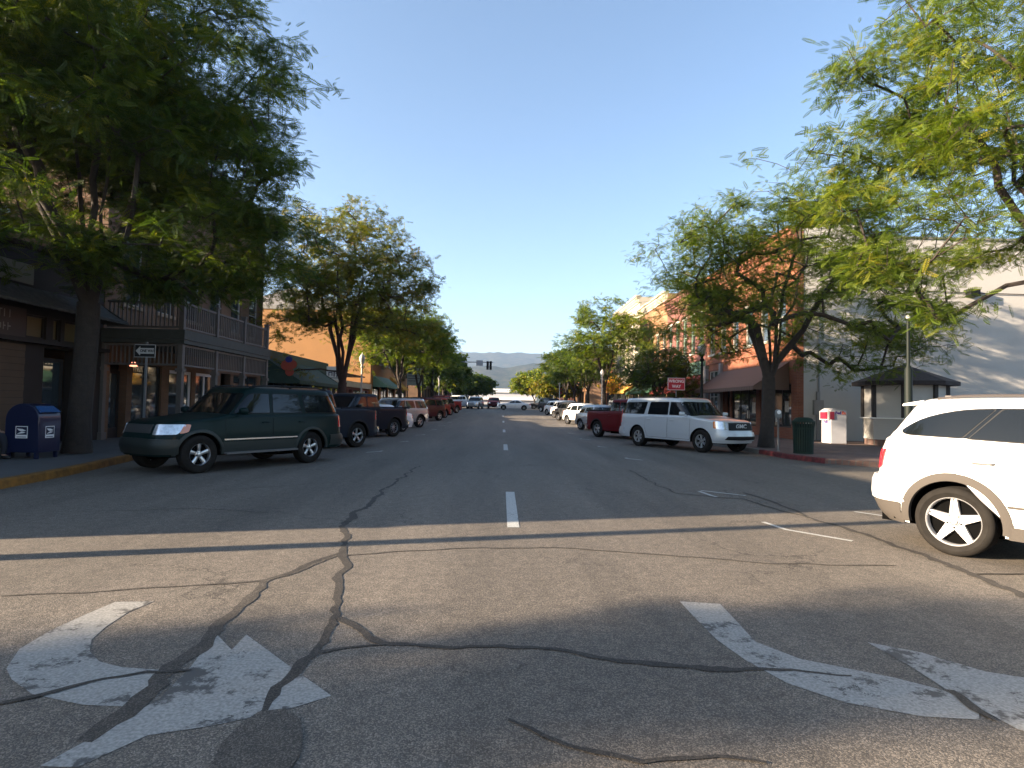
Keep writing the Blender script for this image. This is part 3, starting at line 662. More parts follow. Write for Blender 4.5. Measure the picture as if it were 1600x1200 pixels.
    # --- white long SUV
    S = boxy(5.65, 2.01, 1.94, (-1.465, 1.835), 0.395, 1.14, 1.26, (1.52, 0.72), -2.74, pearl2, 'six', lod=0, clad=0.0, rails=(-2.1, 0.5, 0.045), rear_slant=0.30, tail=(0.9, 1.45), rimr=0.235,
        doors=[dict(poly=[(-1.02, 0.78), (-0.88, 0.42), (0.22, 0.42), (0.22, 1.19), (-1.00, 1.19)], h=(-0.78, 1.08), win=[(-0.92, 1.27, .04), (0.20, 1.27, .04), (0.18, 1.76, .04), (-0.84, 1.76, .06)]),
               dict(poly=[(0.24, 0.42), (1.36, 0.42), (1.36, 1.16), (0.24, 1.19)], h=(0.45, 1.08), win=[(0.26, 1.27, .04), (1.30, 1.27, .06), (0.84, 1.75, .14), (0.26, 1.76, .04)])],
        qw=[[(-2.60, 1.28, .06), (-1.12, 1.27, .06), (-1.00, 1.76, .06), (-2.36, 1.74, .12)]])
    S.mirrorm = pearl2
    S.lights[1] = ('headlight', [('x', 2.45, .84), ('y', .60, .82), ('y', .60, 1.10), ('x', 2.36, 1.10)], clearlens)
    S.lights.append(('indicator', [('x', 2.34, .86), ('x', 2.44, .84), ('x', 2.38, 1.10), ('x', 2.30, 1.10)], amberlens))
    S.bands = [('grille', [('y', 0, .80), ('y', .56, .80), ('y', .52, 1.06), ('y', 0, 1.06)], blackm, 0.02), ('air_intake', [('y', 0, .46), ('y', .70, .48), ('y', .62, .60), ('y', 0, .60)], blackm, 0.05),
               ('bumper', [('y', 0, .44), ('x', 2.36, .44), ('x', 2.36, .74), ('y', 0, .76)], pearl2, 0.045), ('bumper', [('r', 0, .44), ('x', -2.25, .44), ('x', -2.25, .74), ('r', 0, .76)], pearl2, 0.04)]
    S.sidestrips = [('side_moulding', [(-0.85, .60), (1.30, .60), (1.30, .625), (-0.85, .625)], pearl2, 0.016)]
    loc, ang = place((987, 695.6), (1111.5, 708.6), S, -1)
    c = build_car(S, 'parked_suv', 'long white SUV with a black grille parked under the honey locust', 'SUV', loc, ang, GR, pearl2)
    p = S.tub(0, .93, .030); text_obj('badge', 'GMC', 0.20, mat('pale_badge', (.5, .5, .52), .35), c, p, (R(90), 0, R(90)), bold=0.006, sx=1.15)
    RA = ang
    # --- pickups
    def pickup(col, rim='five', covered=False, H=1.93):
        S = boxy(5.8, 2.02, H, (-1.72, 1.96), 0.41, 1.20, 1.30, (1.15, 0.42), -0.95, col, rim, clad=0.045, rear_slant=0.22, tail=(0.92, 1.24), gn=9, rimr=0.245,
            doors=[dict(poly=[(-0.80, 0.50), (0.02, 0.50), (0.02, 1.23), (-0.80, 1.23)], h=(-0.62, 1.1), win=[(-0.78, 1.33), (0.0, 1.33), (-0.02, 1.76), (-0.66, 1.76)]),
                   dict(poly=[(0.04, 0.50), (1.05, 0.50), (1.05, 1.22), (0.04, 1.23)], h=(0.24, 1.1), win=[(0.04, 1.33), (0.92, 1.32), (0.50, 1.75, .1), (0.04, 1.76)])])
        S.top = [(-2.9, 1.30), (-1.0, 1.30)] + [t for t in S.top if t[0] > -0.9]
        S.crown = -0.02 if not covered else 0.05
        S.mirrorm = blackm
        S.bands = [('bumper', [('r', 0, .48), ('x', -2.60, .48), ('x', -2.60, .68), ('r', 0, .68)], chrome, 0.06), ('bumper', [('y', 0, .48), ('x', 2.5, .48), ('x', 2.5, .74), ('y', 0, .74)], chrome, 0.05), ('grille', [('y', 0, .84), ('y', .5, .84), ('y', .5, 1.08), ('y', 0, 1.08)], chrome, 0.02)]
        def bed(mb, S_):
            if covered:
                mb.slot = 1; mb.box(-2.78, -1.02, -0.86, 0.86, 1.285, 1.375); mb.slot = 0
            else:
                for y in (-0.93, 0.87): mb.box(-2.80, -1.0, y, y + 0.06, 1.26, 1.34)
                mb.box(-2.84, -2.78, -0.90, 0.90, 1.26, 1.335)
        S.slot_extra = bed
        return S
    dk = car_paint('slate_blue_truck_paint', (0.010, 0.015, 0.024), 0.3, 0.3); dk2 = car_paint('dark_navy_truck_paint', (0.007, 0.011, 0.019), 0.3, 0.3)
    red = car_paint('dark_red_truck_paint', (0.11, 0.004, 0.007), 0.3, 0.1); red2 = car_paint('bright_red_truck_paint', (0.18, 0.008, 0.008), 0.3, 0.1); mar = car_paint('maroon_car_paint', (0.050, 0.003, 0.006), 0.3, 0.2)
    silver = car_paint('silver_car_paint', (0.42, 0.43, 0.44), 0.3, 0.6); tan = car_paint('pale_silver_paint', (0.26, 0.26, 0.27), 0.35, 0.3); gry = car_paint('charcoal_car_paint', (0.05, 0.05, 0.05), 0.3, 0.4); blk = car_paint('black_car_paint', (0.01, 0.01, 0.012), 0.25)
    S = pickup(dk); build_car(S, 'parked_pickup', 'slate blue pickup behind the dark green SUV', 'pickup truck', place_rear(P(556, 699).x, P(556, 699).y, LA, S, 1), LA, GR, dk)
    S = pickup(dk2, 'ten'); build_car(S, 'parked_pickup', 'dark navy pickup with a red tail light, second from the green SUV', 'pickup truck', place_rear(P(614, 682).x, P(614, 682).y, LA, S, 1), LA, GR, dk2)
    S = pickup(red, 'five', True); pr = P(934, 682.5)
    build_car(S, 'parked_pickup', 'dark red pickup with covered bed next to the long white SUV', 'pickup truck', place_rear(pr.x, pr.y, RA, S, -1), RA, GR, red)
    def suv(col, H=1.80, L=4.9, rails=True, rim='five'):
        return boxy(L, 1.92, H, (-L / 2 + 1.05, L / 2 - 0.95), 0.375, 1.06, 1.17, (1.10, 0.45), -L / 2 + 0.12, col, rim, clad=0.035, rails=(-L / 2 + .6, 0.3, 0.05) if rails else None, rear_slant=0.40, tail=(0.85, 1.16),
            doors=[dict(poly=[(-0.98, 0.72), (-0.8, 0.44), (-0.06, 0.44), (-0.06, 1.10), (-1.0, 1.10)], h=(-0.8, .98), win=[(-0.92, 1.19), (-0.08, 1.19), (-0.1, H - .18), (-0.82, H - .18)]),
                   dict(poly=[(-0.04, 0.44), (1.0, 0.44), (1.0, 1.08), (-0.04, 1.10)], h=(.15, .98), win=[(-0.04, 1.19), (0.86, 1.19), (0.48, H - .19, .1), (-0.04, H - .18)])],
            qw=[[(-L / 2 + .26, 1.2), (-1.02, 1.19), (-0.96, H - .18), (-L / 2 + .50, H - .20)]])
    def hatch(col, H=1.62, L=4.4, rim='ten'):
        return boxy(L, 1.80, H, (-L / 2 + .85, L / 2 - .86), 0.335, 0.92, 1.04, (1.15, 0.25), -L / 2 + 0.12, col, rim, rear_slant=0.62, tail=(0.82, 1.05), gn=4.5, groof=0.13, ww=0.2,
            doors=[dict(poly=[(-0.98, 0.66), (-0.82, 0.34), (-0.10, 0.34), (-0.10, .98), (-1.0, .98)], h=(-0.8, .88), win=[(-0.98, 1.07), (-0.1, 1.06), (-0.12, H - .18), (-0.80, H - .22)]),
                   dict(poly=[(-0.08, 0.34), (0.92, 0.34), (0.92, .96), (-0.08, .98)], h=(.12, .87), win=[(-0.06, 1.06), (0.86, 1.05), (0.28, H - .18, .1), (-0.06, H - .18)])],
            qw=[[(-L / 2 + .42, 1.12), (-1.02, 1.08), (-0.90, H - .24), (-1.35, H - .34)]])
    def sedan(col, H=1.46, L=4.8, rim='ten'):
        S = boxy(L, 1.82, H, (-L / 2 + 1.02, L / 2 - .92), 0.33, 0.88, 0.98, (1.12, 0.20), -1.75, col, rim, rear_slant=0.95, tail=(0.72, 0.90), gn=4.5, groof=0.12, ww=0.2,
            doors=[dict(poly=[(-1.0, 0.62), (-0.85, 0.32), (-0.14, 0.32), (-0.14, .92), (-1.05, .92)], h=(-0.85, .82), win=[(-1.10, 1.0), (-0.14, .99), (-0.16, H - .16), (-0.62, H - .17)]),
                   dict(poly=[(-0.12, 0.32), (0.9, 0.32), (0.9, .90), (-0.12, .92)], h=(.1, .82), win=[(-0.10, .99), (0.82, .98), (0.20, H - .16, .1), (-0.10, H - .16)])])
        S.top = [(-L / 2, .93), (-1.8, .99)] + [t for t in S.top if t[0] > -1.5]
        return S
    H = lambda X, Y: Vector((X, Y, 0))
    rows = [  # kind, paint, x, y, label, name, category
        (sedan, pearl, -5.2, 31.2, 'white sedan between the navy pickup and the silver SUV', 'parked_sedan', 'sedan'),
        (suv, tan, -5.0, 36.2, 'pale silver SUV with dark windows in the left row', 'parked_suv', 'SUV'),
        (suv, pearl, -5.6, 41.0, 'white SUV whose roof shows behind the silver SUV', 'parked_suv', 'SUV'),
        (suv, mar, -4.9, 46.5, 'maroon SUV in the left row, with a bare wheel towards the road', 'parked_suv', 'SUV'),
        (suv, red2, -5.0, 52.0, 'red SUV with a pale roof beyond the maroon SUV', 'parked_suv', 'SUV'),
        (suv, mar, -5.1, 58.5, 'small dark red SUV between two red vehicles in the left row', 'parked_suv', 'SUV'),
        (pickup, red2, -5.0, 65.5, 'bright red pickup ending the left row before the crossing', 'parked_pickup', 'pickup truck')]
    for fn, col, X, Y, lab, nm, cat in rows:
        S = fn(col); build_car(S, nm, lab, cat, place_rear(X, Y, LA, S, 1), LA, GR, col)
    rows = [
        (hatch, silver, 5.0, 37.2, 'silver hatchback whose tail shows beside the dark red pickup', 'parked_hatchback', 'hatchback', {}),
        (hatch, pearl, 5.0, 44.8, 'white hatchback with a bright wheel, nearest of the sunlit white cars', 'parked_hatchback', 'hatchback', {}),
        (hatch, gry, 4.9, 51.0, 'charcoal crossover between two white cars in the right row', 'parked_hatchback', 'hatchback', dict(H=1.68)),
        (hatch, pearl, 5.1, 57.5, 'white crossover roof behind the charcoal crossover', 'parked_hatchback', 'hatchback', dict(H=1.72)),
        (hatch, pearl, 4.95, 64.5, 'white hatchback farthest along the right row, in full sun', 'parked_hatchback', 'hatchback', {}),
        (suv, blk, 5.1, 77.0, 'black SUV just before the far crossing', 'parked_suv', 'SUV', {})]
    for fn, col, X, Y, lab, nm, cat, kw in rows:
        S = fn(col, **kw); build_car(S, nm, lab, cat, place_rear(X, Y, RA, S, -1), RA, GR, col)
    S = sedan(pearl); build_car(S, 'crossing_sedan', 'white sedan seen side on across the far end of the street', 'sedan', (1.7, 83.5, gz(83.5)), PI, None, pearl)
    G2 = 'vehicles beyond the far crossing'
    S = pickup(pearl); build_car(S, 'parked_pickup', 'white pickup beyond the red pickup at the crossing', 'pickup truck', (-6.6, 88, gz(88)), LA, G2, pearl)
    S = suv(silver); build_car(S, 'waiting_suv', 'silver SUV facing the camera at the far crossing', 'SUV', (-3.9, 86, gz(86)), -PI / 2 - .15, G2, silver)
    S = suv(mar, H=1.7); build_car(S, 'waiting_suv', 'maroon SUV left of the crossing white sedan', 'SUV', (-1.25, 90.5, gz(90.5)), -PI / 2, G2, mar)
    S = sedan(gry); build_car(S, 'parked_sedan', 'dark sedan right of the crossing white sedan', 'sedan', (6.4, 92, gz(92)), PI, G2, gry)

# ================================================================ trees
bark = mat('bark', (0.030, 0.022, 0.017), 0.9, var=0.35, vscale=7, bump=0.8, bscale=30)
barkr = mat('reddish_bark', (0.055, 0.028, 0.020), 0.9, var=0.35, vscale=7, bump=0.8, bscale=30)
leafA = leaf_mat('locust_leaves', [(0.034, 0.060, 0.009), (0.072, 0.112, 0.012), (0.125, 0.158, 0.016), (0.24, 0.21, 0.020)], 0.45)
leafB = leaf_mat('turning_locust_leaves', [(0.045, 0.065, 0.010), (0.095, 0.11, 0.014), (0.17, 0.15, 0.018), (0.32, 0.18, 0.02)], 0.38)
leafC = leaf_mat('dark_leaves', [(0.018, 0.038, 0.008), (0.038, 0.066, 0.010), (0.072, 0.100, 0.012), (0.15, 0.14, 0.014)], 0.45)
def frond(kind):
    """template leaf spray along +x (unit length): list of faces (each 4 points)"""
    q = []
    if kind in ('fine', 'xfine'):
        n = 8
        for i in range(n):
            for s in (1, -1):
                x = 0.08 + 0.86 * (i + (0.0 if s > 0 else 0.45)) / n; l = 0.20 * (1 - 0.4 * abs(2 * i / (n - 1) - 0.8)); w = 0.042
                dr = Vector((0.55, s * 0.83, -0.10)); pr = Vector((0.83, -s * 0.55, 0.12 * s)) * w
                a = Vector((x, s * 0.008, 0)); b = a + dr * l; m = a + dr * l * 0.45; q.append([a, m + pr, b, m - pr])
    elif kind == 'mid':
        for i in range(4):
            x = 0.1 + 0.26 * i; l = 0.34; w = 0.10
            s = 1 if i % 2 else -1
            a = Vector((x, -s * 0.05, 0)); b = Vector((x + 0.2, s * l, -0.03)); m = (a + b) / 2; d = Vector((w, -s * w * 0.5, 0.02)); q.append([a, m + d, b, m - d])
            q.append([Vector((x, s * .05, 0)), Vector((x + .16, -s * .12, .02)), Vector((x + .22, -s * .30, -.02)), Vector((x + .04, -s * .20, 0))])
    else:
        q.append([Vector((0, 0, 0)), Vector((.5, .28, .05)), Vector((1, 0, -.05)), Vector((.5, -.28, 0))])
        q.append([Vector((.1, .1, 0)), Vector((.35, .55, -.1)), Vector((.75, .6, -.1)), Vector((.5, .2, .05))])
    return np.array([[list(p) for p in f] for f in q])
def make_tree(name, label, cat, base, H, cc, cr, fork, tr, seed, ncl=60, tips=10, nf=10, fl=0.26, kind='fine', leaf=None, bk=None, group=None, limbs=5, csz=1.0, flat=0.45, lean=(0, 0), inner=0.35, extra=None, low=0.0, tintb=0.0):
    """cc: crown centre and cr: crown radii relative to the base; clusters of leaf sprays hang on a grown skeleton"""
    rng = np.random.default_rng(seed); rd = random.Random(seed)
    root = empty(name, base, 0, label, cat, group)
    cc = np.array(cc, float); cr = np.array(cr, float)
    buf = np.zeros((60000, 3)); nodes = buf; par = []
    def addn(p, q): buf[len(par)] = p; par.append(q); return len(par) - 1
    k = max(4, int(fork / 0.4)); last = -1
    for i in range(k + 1):
        t = i / k; last = addn((lean[0] * t + 0.05 * math.sin(3 * t + seed), lean[1] * t + 0.05 * math.cos(2.3 * t + seed), fork * t), last)
    fk = last
    for i in range(limbs):
        az = 2 * PI * (i + rd.random() * 0.6) / limbs; el = rd.uniform(0.55, 1.15) if i else 1.35
        tgt = cc + cr * np.array([math.cos(az) * math.cos(el) * 0.75, math.sin(az) * math.cos(el) * 0.75, math.sin(el) * 0.55 - 0.1])
        p = nodes[fk].copy(); q = fk; m = 9; start = p.copy()
        for j in range(1, m + 1):
            t = j / m; up = np.array([0, 0, (1 - t) * t * 1.0]); w = rng.normal(0, 0.07, 3)
            q = addn(start + (tgt - start) * t + up * (0.8 + 0.4 * rd.random()) + w, q)
    # cluster centres
    cl = []
    while len(cl) < ncl:
        v = rng.normal(0, 1, 3); v /= np.linalg.norm(v); r = inner + (1 - inner) * rng.random() ** 0.5
        if v[2] < -0.6: continue
        bump = 0.90 + 0.13 * math.sin(3.1 * v[0] + seed) * math.cos(2.7 * v[1] + seed * 1.7) + 0.10 * math.sin(5 * v[2] + seed)
        p = cc + cr * v * r * bump
        if p[2] < low: continue
        cl.append(p)
    if extra: cl += [np.array(e, float) for e in extra]
    f0 = nodes[fk]
    cl.sort(key=lambda p: np.linalg.norm(p - f0))
    tipn = []; rad_c = 0.85 * csz
    def grow(p, step, maxn):
        A = buf[:len(par)]; d = np.linalg.norm(A - p, axis=1); d[:max(0, fk - 1)] = 1e9
        pen = np.linalg.norm(A - f0, axis=1); dist_p = np.linalg.norm(p - f0)
        d2 = d + np.where(pen > dist_p + 0.2, 2.0, 0) ; j = int(np.argmin(d2)); s = A[j]; n = max(1, min(maxn, int(d[j] / step))); q = j
        for i in range(1, n + 1):
            t = i / n; arc = t * (1 - t) * d[j] * 0.22
            q = addn(s + (p - s) * t + np.array([0, 0, arc]) + (rng.normal(0, 0.03 * min(1, d[j]), 3) if i < n else 0), q)
        return q
    for c in cl:
        grow(c, 0.5, 8)
        s = rad_c * rng.uniform(0.7, 1.25)
        for t in range(tips):
            o = rng.normal(0, 1, 3) * np.array([s, s, s * flat]) * 0.55
            tipn.append(grow(c + o, 0.35, 3))
    N = buf[:len(par)].copy(); n = len(par); r = np.zeros(n); isl = np.ones(n, bool)
    for i in range(n):
        if par[i] >= 0: isl[par[i]] = False
    acc = np.where(isl, 1.0, 0.0)
    for i in range(n - 1, 0, -1): acc[par[i]] += acc[i]
    r = tr * np.sqrt(acc / acc[0]); r = np.maximum(r, 0.007)
    r[0] *= 1.35; r[1] *= 1.12
    tk = MB()
    for i in range(1, n):
        p = par[i]; a = Vector(N[p]); b = Vector(N[i]); d = b - a
        if d.length < 1e-4: continue
        kk = 9 if r[i] > 0.06 else (5 if r[i] > 0.02 else 3)
        r0 = r[p] if (r[p] < r[i] * 1.5) else r[i] * 1.35
        tk.tube([a, b + d.normalized() * r[i] * 0.3], [r0, r[i]], kk, False)
    tk.build('trunk', bk or bark, root, True, 60)
    # leaves
    T = frond(kind); nt = T.shape[0]; nn = len(tipn) * nf
    ti = np.repeat(np.array(tipn), nf); pr_ = np.array(par)[ti]
    out = N[ti] - N[pr_]; out[:, 2] *= 0.4; out /= (np.linalg.norm(out, axis=1, keepdims=True) + 1e-6)
    pos = N[ti] + rng.normal(0, 1, (nn, 3)) * np.array([0.24, 0.24, 0.13]) * csz
    d = out * 0.8 + rng.normal(0, 1, (nn, 3)) * np.array([0.95, 0.95, 0.42]) + np.array([0, 0, -0.12]); d /= np.linalg.norm(d, axis=1, keepdims=True)
    up = np.tile(np.array([0, 0, 1.0]), (nn, 1)) + rng.normal(0, 0.55, (nn, 3)); sdv = np.cross(up, d); sdv /= (np.linalg.norm(sdv, axis=1, keepdims=True) + 1e-6); upv = np.cross(d, sdv)
    L = fl * rng.uniform(0.7, 1.3, (nn, 1, 1, 1)); Tm = T[None]
    V = pos[:, None, None, :] + L * (Tm[..., 0:1] * d[:, None, None, :] + Tm[..., 1:2] * sdv[:, None, None, :] + (Tm[..., 2:3] - 0.14 * Tm[..., 0:1] ** 2) * upv[:, None, None, :])
    V = V.reshape(-1, 3).astype(np.float32); nv = len(V); nfc = nv // 4
    me = bpy.data.meshes.new('crown'); me.vertices.add(nv); me.vertices.foreach_set('co', V.ravel()); me.loops.add(nv); me.loops.foreach_set('vertex_index', np.arange(nv, dtype=np.int32))
    me.polygons.add(nfc); me.polygons.foreach_set('loop_start', np.arange(0, nv, 4, dtype=np.int32)); me.polygons.foreach_set('loop_total', np.full(nfc, 4, np.int32))
    me.update(calc_edges=True)
    tint_tip = rng.random(len(tipn)) * 0.55; tint = np.repeat(tint_tip, nf) + rng.random(nn) * 0.35 + (rng.random(nn) > 0.96) * 0.35 + tintb
    at = me.attributes.new('tint', 'FLOAT', 'FACE'); at.data.foreach_set('value', np.clip(np.repeat(tint, nt), 0, 1).astype(np.float32))
    me.materials.append(leaf or leafA)
    o = bpy.data.objects.new('crown', me); COL.objects.link(o); o.parent = root
    return root
TG = 'street trees in the pavements'
def make_trees():
    # left foreground tree, dark
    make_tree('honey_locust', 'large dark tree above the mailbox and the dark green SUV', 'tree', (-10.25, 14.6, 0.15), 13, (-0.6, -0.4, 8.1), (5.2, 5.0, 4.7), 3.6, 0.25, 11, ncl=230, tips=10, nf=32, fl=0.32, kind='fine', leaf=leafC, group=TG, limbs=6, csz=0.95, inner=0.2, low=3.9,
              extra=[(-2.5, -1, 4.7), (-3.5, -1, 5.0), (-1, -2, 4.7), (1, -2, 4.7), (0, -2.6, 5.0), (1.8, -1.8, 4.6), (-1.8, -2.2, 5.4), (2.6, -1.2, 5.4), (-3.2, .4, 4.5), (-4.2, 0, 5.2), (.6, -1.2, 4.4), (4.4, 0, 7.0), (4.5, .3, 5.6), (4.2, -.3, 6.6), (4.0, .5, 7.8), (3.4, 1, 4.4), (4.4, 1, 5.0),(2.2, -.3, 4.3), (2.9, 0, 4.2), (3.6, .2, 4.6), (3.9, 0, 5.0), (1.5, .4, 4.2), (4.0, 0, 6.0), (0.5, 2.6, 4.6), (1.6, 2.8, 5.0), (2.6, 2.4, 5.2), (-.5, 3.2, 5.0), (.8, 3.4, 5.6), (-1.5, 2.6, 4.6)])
    # right foreground tree
    make_tree('honey_locust', 'tree at the right edge whose long feathery boughs reach across the sky', 'tree', (11.4, 11.6, 0.15), 12, (-0.8, 0.1, 7.2), (3.7, 3.8, 4.3), 3.6, 0.16, 23, ncl=100, tips=9, nf=27, fl=0.26, kind='fine', leaf=leafA, group=TG, limbs=6, csz=0.8, inner=0.2, low=3.9, tintb=0.0,
              extra=[(-5.1, 0.3, 6.75), (-4.5, 0.3, 6.6), (-4.0, 0.2, 6.5), (-4.7, 0.2, 5.7), (-4.2, 0.3, 5.5), (-4.4, .4, 8.4), (-4.0, .3, 8.2), (-3.7, .3, 4.2), (-3.2, .2, 4.3), (-4.1, 0.3, 4.6), (-2.8, 0.2, 3.6), (-2.2, 0.2, 3.4)])
    # right street tree behind the white SUV
    make_tree('honey_locust', 'spreading tree with forked trunk before the red brick corner building', 'tree', (9.75, 21.6, 0.15), 10.5, (1.5, 0.9, 6.2), (5.7, 5.4, 4.3), 2.5, 0.23, 37, ncl=200, tips=10, nf=16, fl=0.30, kind='fine', leaf=leafA, bk=bark, group=TG, limbs=6, csz=0.9, inner=0.35, low=3.4,
              extra=[(5.6, 0, 3.7), (5.0, 0.4, 3.3), (6.2, -.3, 3.8), (4.2, 0, 3.0), (-3.7, 0, 4.2), (-4.0, .4, 4.3), (3.4, .3, 2.9), (4.6, .2, 3.9), (5.6, .3, 4.5), (2.4, .2, 3.1), (1.3, .0, 3.4), (2.8, 0, 3.7)])
    # second left tree
    make_tree('honey_locust', 'yellowing tree with a low side limb in front of the orange wall', 'tree', (-9.15, 34.0, 0.15 + gz(34)), 12.8, (0.5, 0, 7.6), (5.0, 4.6, 5.3), 2.4, 0.24, 41, ncl=150, tips=9, nf=10, fl=0.30, kind='mid', leaf=leafB, bk=barkr, group=TG, limbs=6, csz=1.1, inner=0.3, low=3.0,
              extra=[(-3.6, 0, 3.2), (-3.2, 0.3, 2.8), (-2.8, -.3, 3.0), (-4.1, 0, 3.6)])
    def far(name, lab, x, y, h, w, seed, leaf, kind='mid', group=TG, ncl=55, fork=2.2, fl=0.36, tb=0.0, base=0.15, csz=1.1):
        make_tree(name, lab, 'tree', (x, y, base + gz(y)), h, (0, 0, fork + (h - fork) * 0.52), (w, w, (h - fork) * 0.5), fork, 0.17, seed, ncl=int(ncl * 1.25), tips=8, nf=10, fl=fl, kind=kind, leaf=leaf, bk=bark, group=group, limbs=4, csz=csz, inner=0.3, tintb=tb)
    far('honey_locust', 'green tree with several stems beyond the yellowing tree on the left', -8.6, 50, 10.2, 4.6, 51, leafA, ncl=75)
    far('honey_locust', 'tree with wispy boughs leaning over the road, above the left marquee sign', -8.6, 62, 10.4, 4.6, 52, leafA, ncl=70)
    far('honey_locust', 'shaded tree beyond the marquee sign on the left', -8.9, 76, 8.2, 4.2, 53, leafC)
    G2 = 'trees beyond the far crossing'
    def pack(lst):
        for i, (lab, x, y, h, w, lf, tb) in enumerate(lst):
            far('leafy_tree', lab, x, y, h, w, 60 + i, lf, 'far', G2, 60, 0.9, 0.55, tb, 0.0)
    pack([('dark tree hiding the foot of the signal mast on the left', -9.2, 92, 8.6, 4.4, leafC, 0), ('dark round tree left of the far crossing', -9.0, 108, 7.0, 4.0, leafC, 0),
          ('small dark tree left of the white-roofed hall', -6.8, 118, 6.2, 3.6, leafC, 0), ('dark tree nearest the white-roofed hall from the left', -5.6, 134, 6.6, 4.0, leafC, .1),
          ('pale round tree right of the white-roofed hall', 7.0, 126, 8.0, 5.8, leafA, .15), ('yellow-green bush-like tree over the black SUV', 9.5, 104, 6.0, 4.2, leafB, .0), ('bright tree between two darker ones right of the crossing', 10.6, 118, 8.4, 4.6, leafA, .1)])
    far('leafy_tree', 'tall dark tree standing clear on the skyline right of the hill', 10.6, 98, 10.4, 4.0, 81, leafC, 'mid', G2, 50, 2.0, 0.5)
    far('honey_locust', 'dark tree over the sunlit white cars on the right', 10.0, 82, 8.8, 4.4, 82, leafC)
    far('honey_locust', 'dark green tree behind the red flag on the right', 10.2, 70, 8.2, 4.2, 83, leafC)
    far('honey_locust', 'tall airy tree rising beside the cream building on the right', 9.9, 57, 11.6, 4.2, 84, leafA, ncl=70, fork=2.8)
    far('honey_locust', 'small dense tree in front of the oval shop signs', 9.9, 37.5, 5.0, 2.3, 85, leafC, ncl=40, fork=1.4, fl=0.28)
    # outside the frame: the trees whose shade crosses the junction
    far('honey_locust', 'tree along the cross street outside the frame, left', -25.0, -3.0, 8.2, 1.0, 91, leafA, ncl=22, fl=.34, csz=0.6)
    far('honey_locust', 'second tree along the cross street outside the frame', -37.0, -8.4, 11.0, 1.3, 92, leafA, ncl=7, fl=.4, csz=0.6)

# ================================================================ ground
def sheet(name, fx0, fx1, y0, y1, dz, m, label=None, kind='structure', step=2.0, thick=0.0, far=None):
    """strip of ground between x = fx0(y) and fx1(y), following the street's profile"""
    mb = MB(); ys = list(np.arange(y0, y1, step)) + [y1]; V = []
    for y in ys:
        z = gz(y) + dz; V += [(fx0(y), y, z), (fx1(y), y, z)]
    n = len(ys); mb.add(V, [(2 * i, 2 * i + 1, 2 * i + 3, 2 * i + 2) for i in range(n - 1)])
    if thick:
        V2 = [(a, b, c - thick) for a, b, c in V]
        mb.add(V + V2, [(2 * i, 2 * i + 2, 2 * n + 2 * i + 2, 2 * n + 2 * i) for i in range(n - 1)] + [(2 * i + 1, 2 * n + 2 * i + 1, 2 * n + 2 * i + 3, 2 * i + 3) for i in range(n - 1)] + [(0, 2 * n, 2 * n + 1, 1), (2 * n - 2, 2 * n - 1, 4 * n - 1, 4 * n - 2)])
    o = mb.build(name, m); tag(o, kind=kind); return o
def poly_slab(name, pts, dz, thick, m, sub=1.5):
    """flat polygon slab that follows gz(), pts counter-clockwise"""
    bm = bmesh.new(); vs = [bm.verts.new((p[0], p[1], 0)) for p in pts]; f = bm.faces.new(vs)
    ys = np.arange(min(p[1] for p in pts) + sub, max(p[1] for p in pts), sub)
    for y in ys:
        if y < 22 and len(ys) > 20: continue
        bmesh.ops.bisect_plane(bm, geom=bm.verts[:] + bm.edges[:] + bm.faces[:], plane_co=(0, float(y), 0), plane_no=(0, 1, 0))
    ex = bmesh.ops.extrude_face_region(bm, geom=bm.faces[:]); top = [v for v in ex['geom'] if isinstance(v, bmesh.types.BMVert)]; tops = set(top)
    for v in bm.verts: v.co.z = gz(v.co.y) + dz - (0 if v in tops else thick)
    bmesh.ops.recalc_face_normals(bm, faces=bm.faces)
    me = bpy.data.meshes.new(name); bm.to_mesh(me); bm.free(); me.materials.append(m)
    o = bpy.data.objects.new(name, me); COL.objects.link(o); tag(o, kind='structure'); return o
def kerb_run(name, pts, m, w=0.16, h=0.15, side=1):
    """kerb stone following pts (street edge), body towards side"""
    mb = MB(); P2 = [Vector((p[0], p[1], 0)) for p in pts]; V = []
    dn = []
    out = []
    for i in range(len(P2) - 1):
        L = (P2[i + 1] - P2[i]).length; k = max(1, int(L / 2)); out += [P2[i].lerp(P2[i + 1], j / k) for j in range(k)]
    out.append(P2[-1]); P2 = out
    for i, p in enumerate(P2):
        t = (P2[min(i + 1, len(P2) - 1)] - P2[max(0, i - 1)]).normalized(); nrm = Vector((-t.y, t.x, 0)) * side; z = gz(p.y)
        V += [p + Vector((0, 0, z - 0.05)), p + nrm * 0.012 + Vector((0, 0, z + h - 0.02)), p + nrm * 0.03 + Vector((0, 0, z + h)), p + nrm * w + Vector((0, 0, z + h)), p + nrm * w + Vector((0, 0, z - 0.05))]
    n = len(P2); mb.add(V, [(i * 5 + j, (i + 1) * 5 + j, (i + 1) * 5 + j + 1, i * 5 + j + 1) for i in range(n - 1) for j in range(4)] + [(0, 1, 2, 3, 4), tuple((n - 1) * 5 + j for j in range(5))])
    o = mb.build(name, m); tag(o, kind='structure'); return o
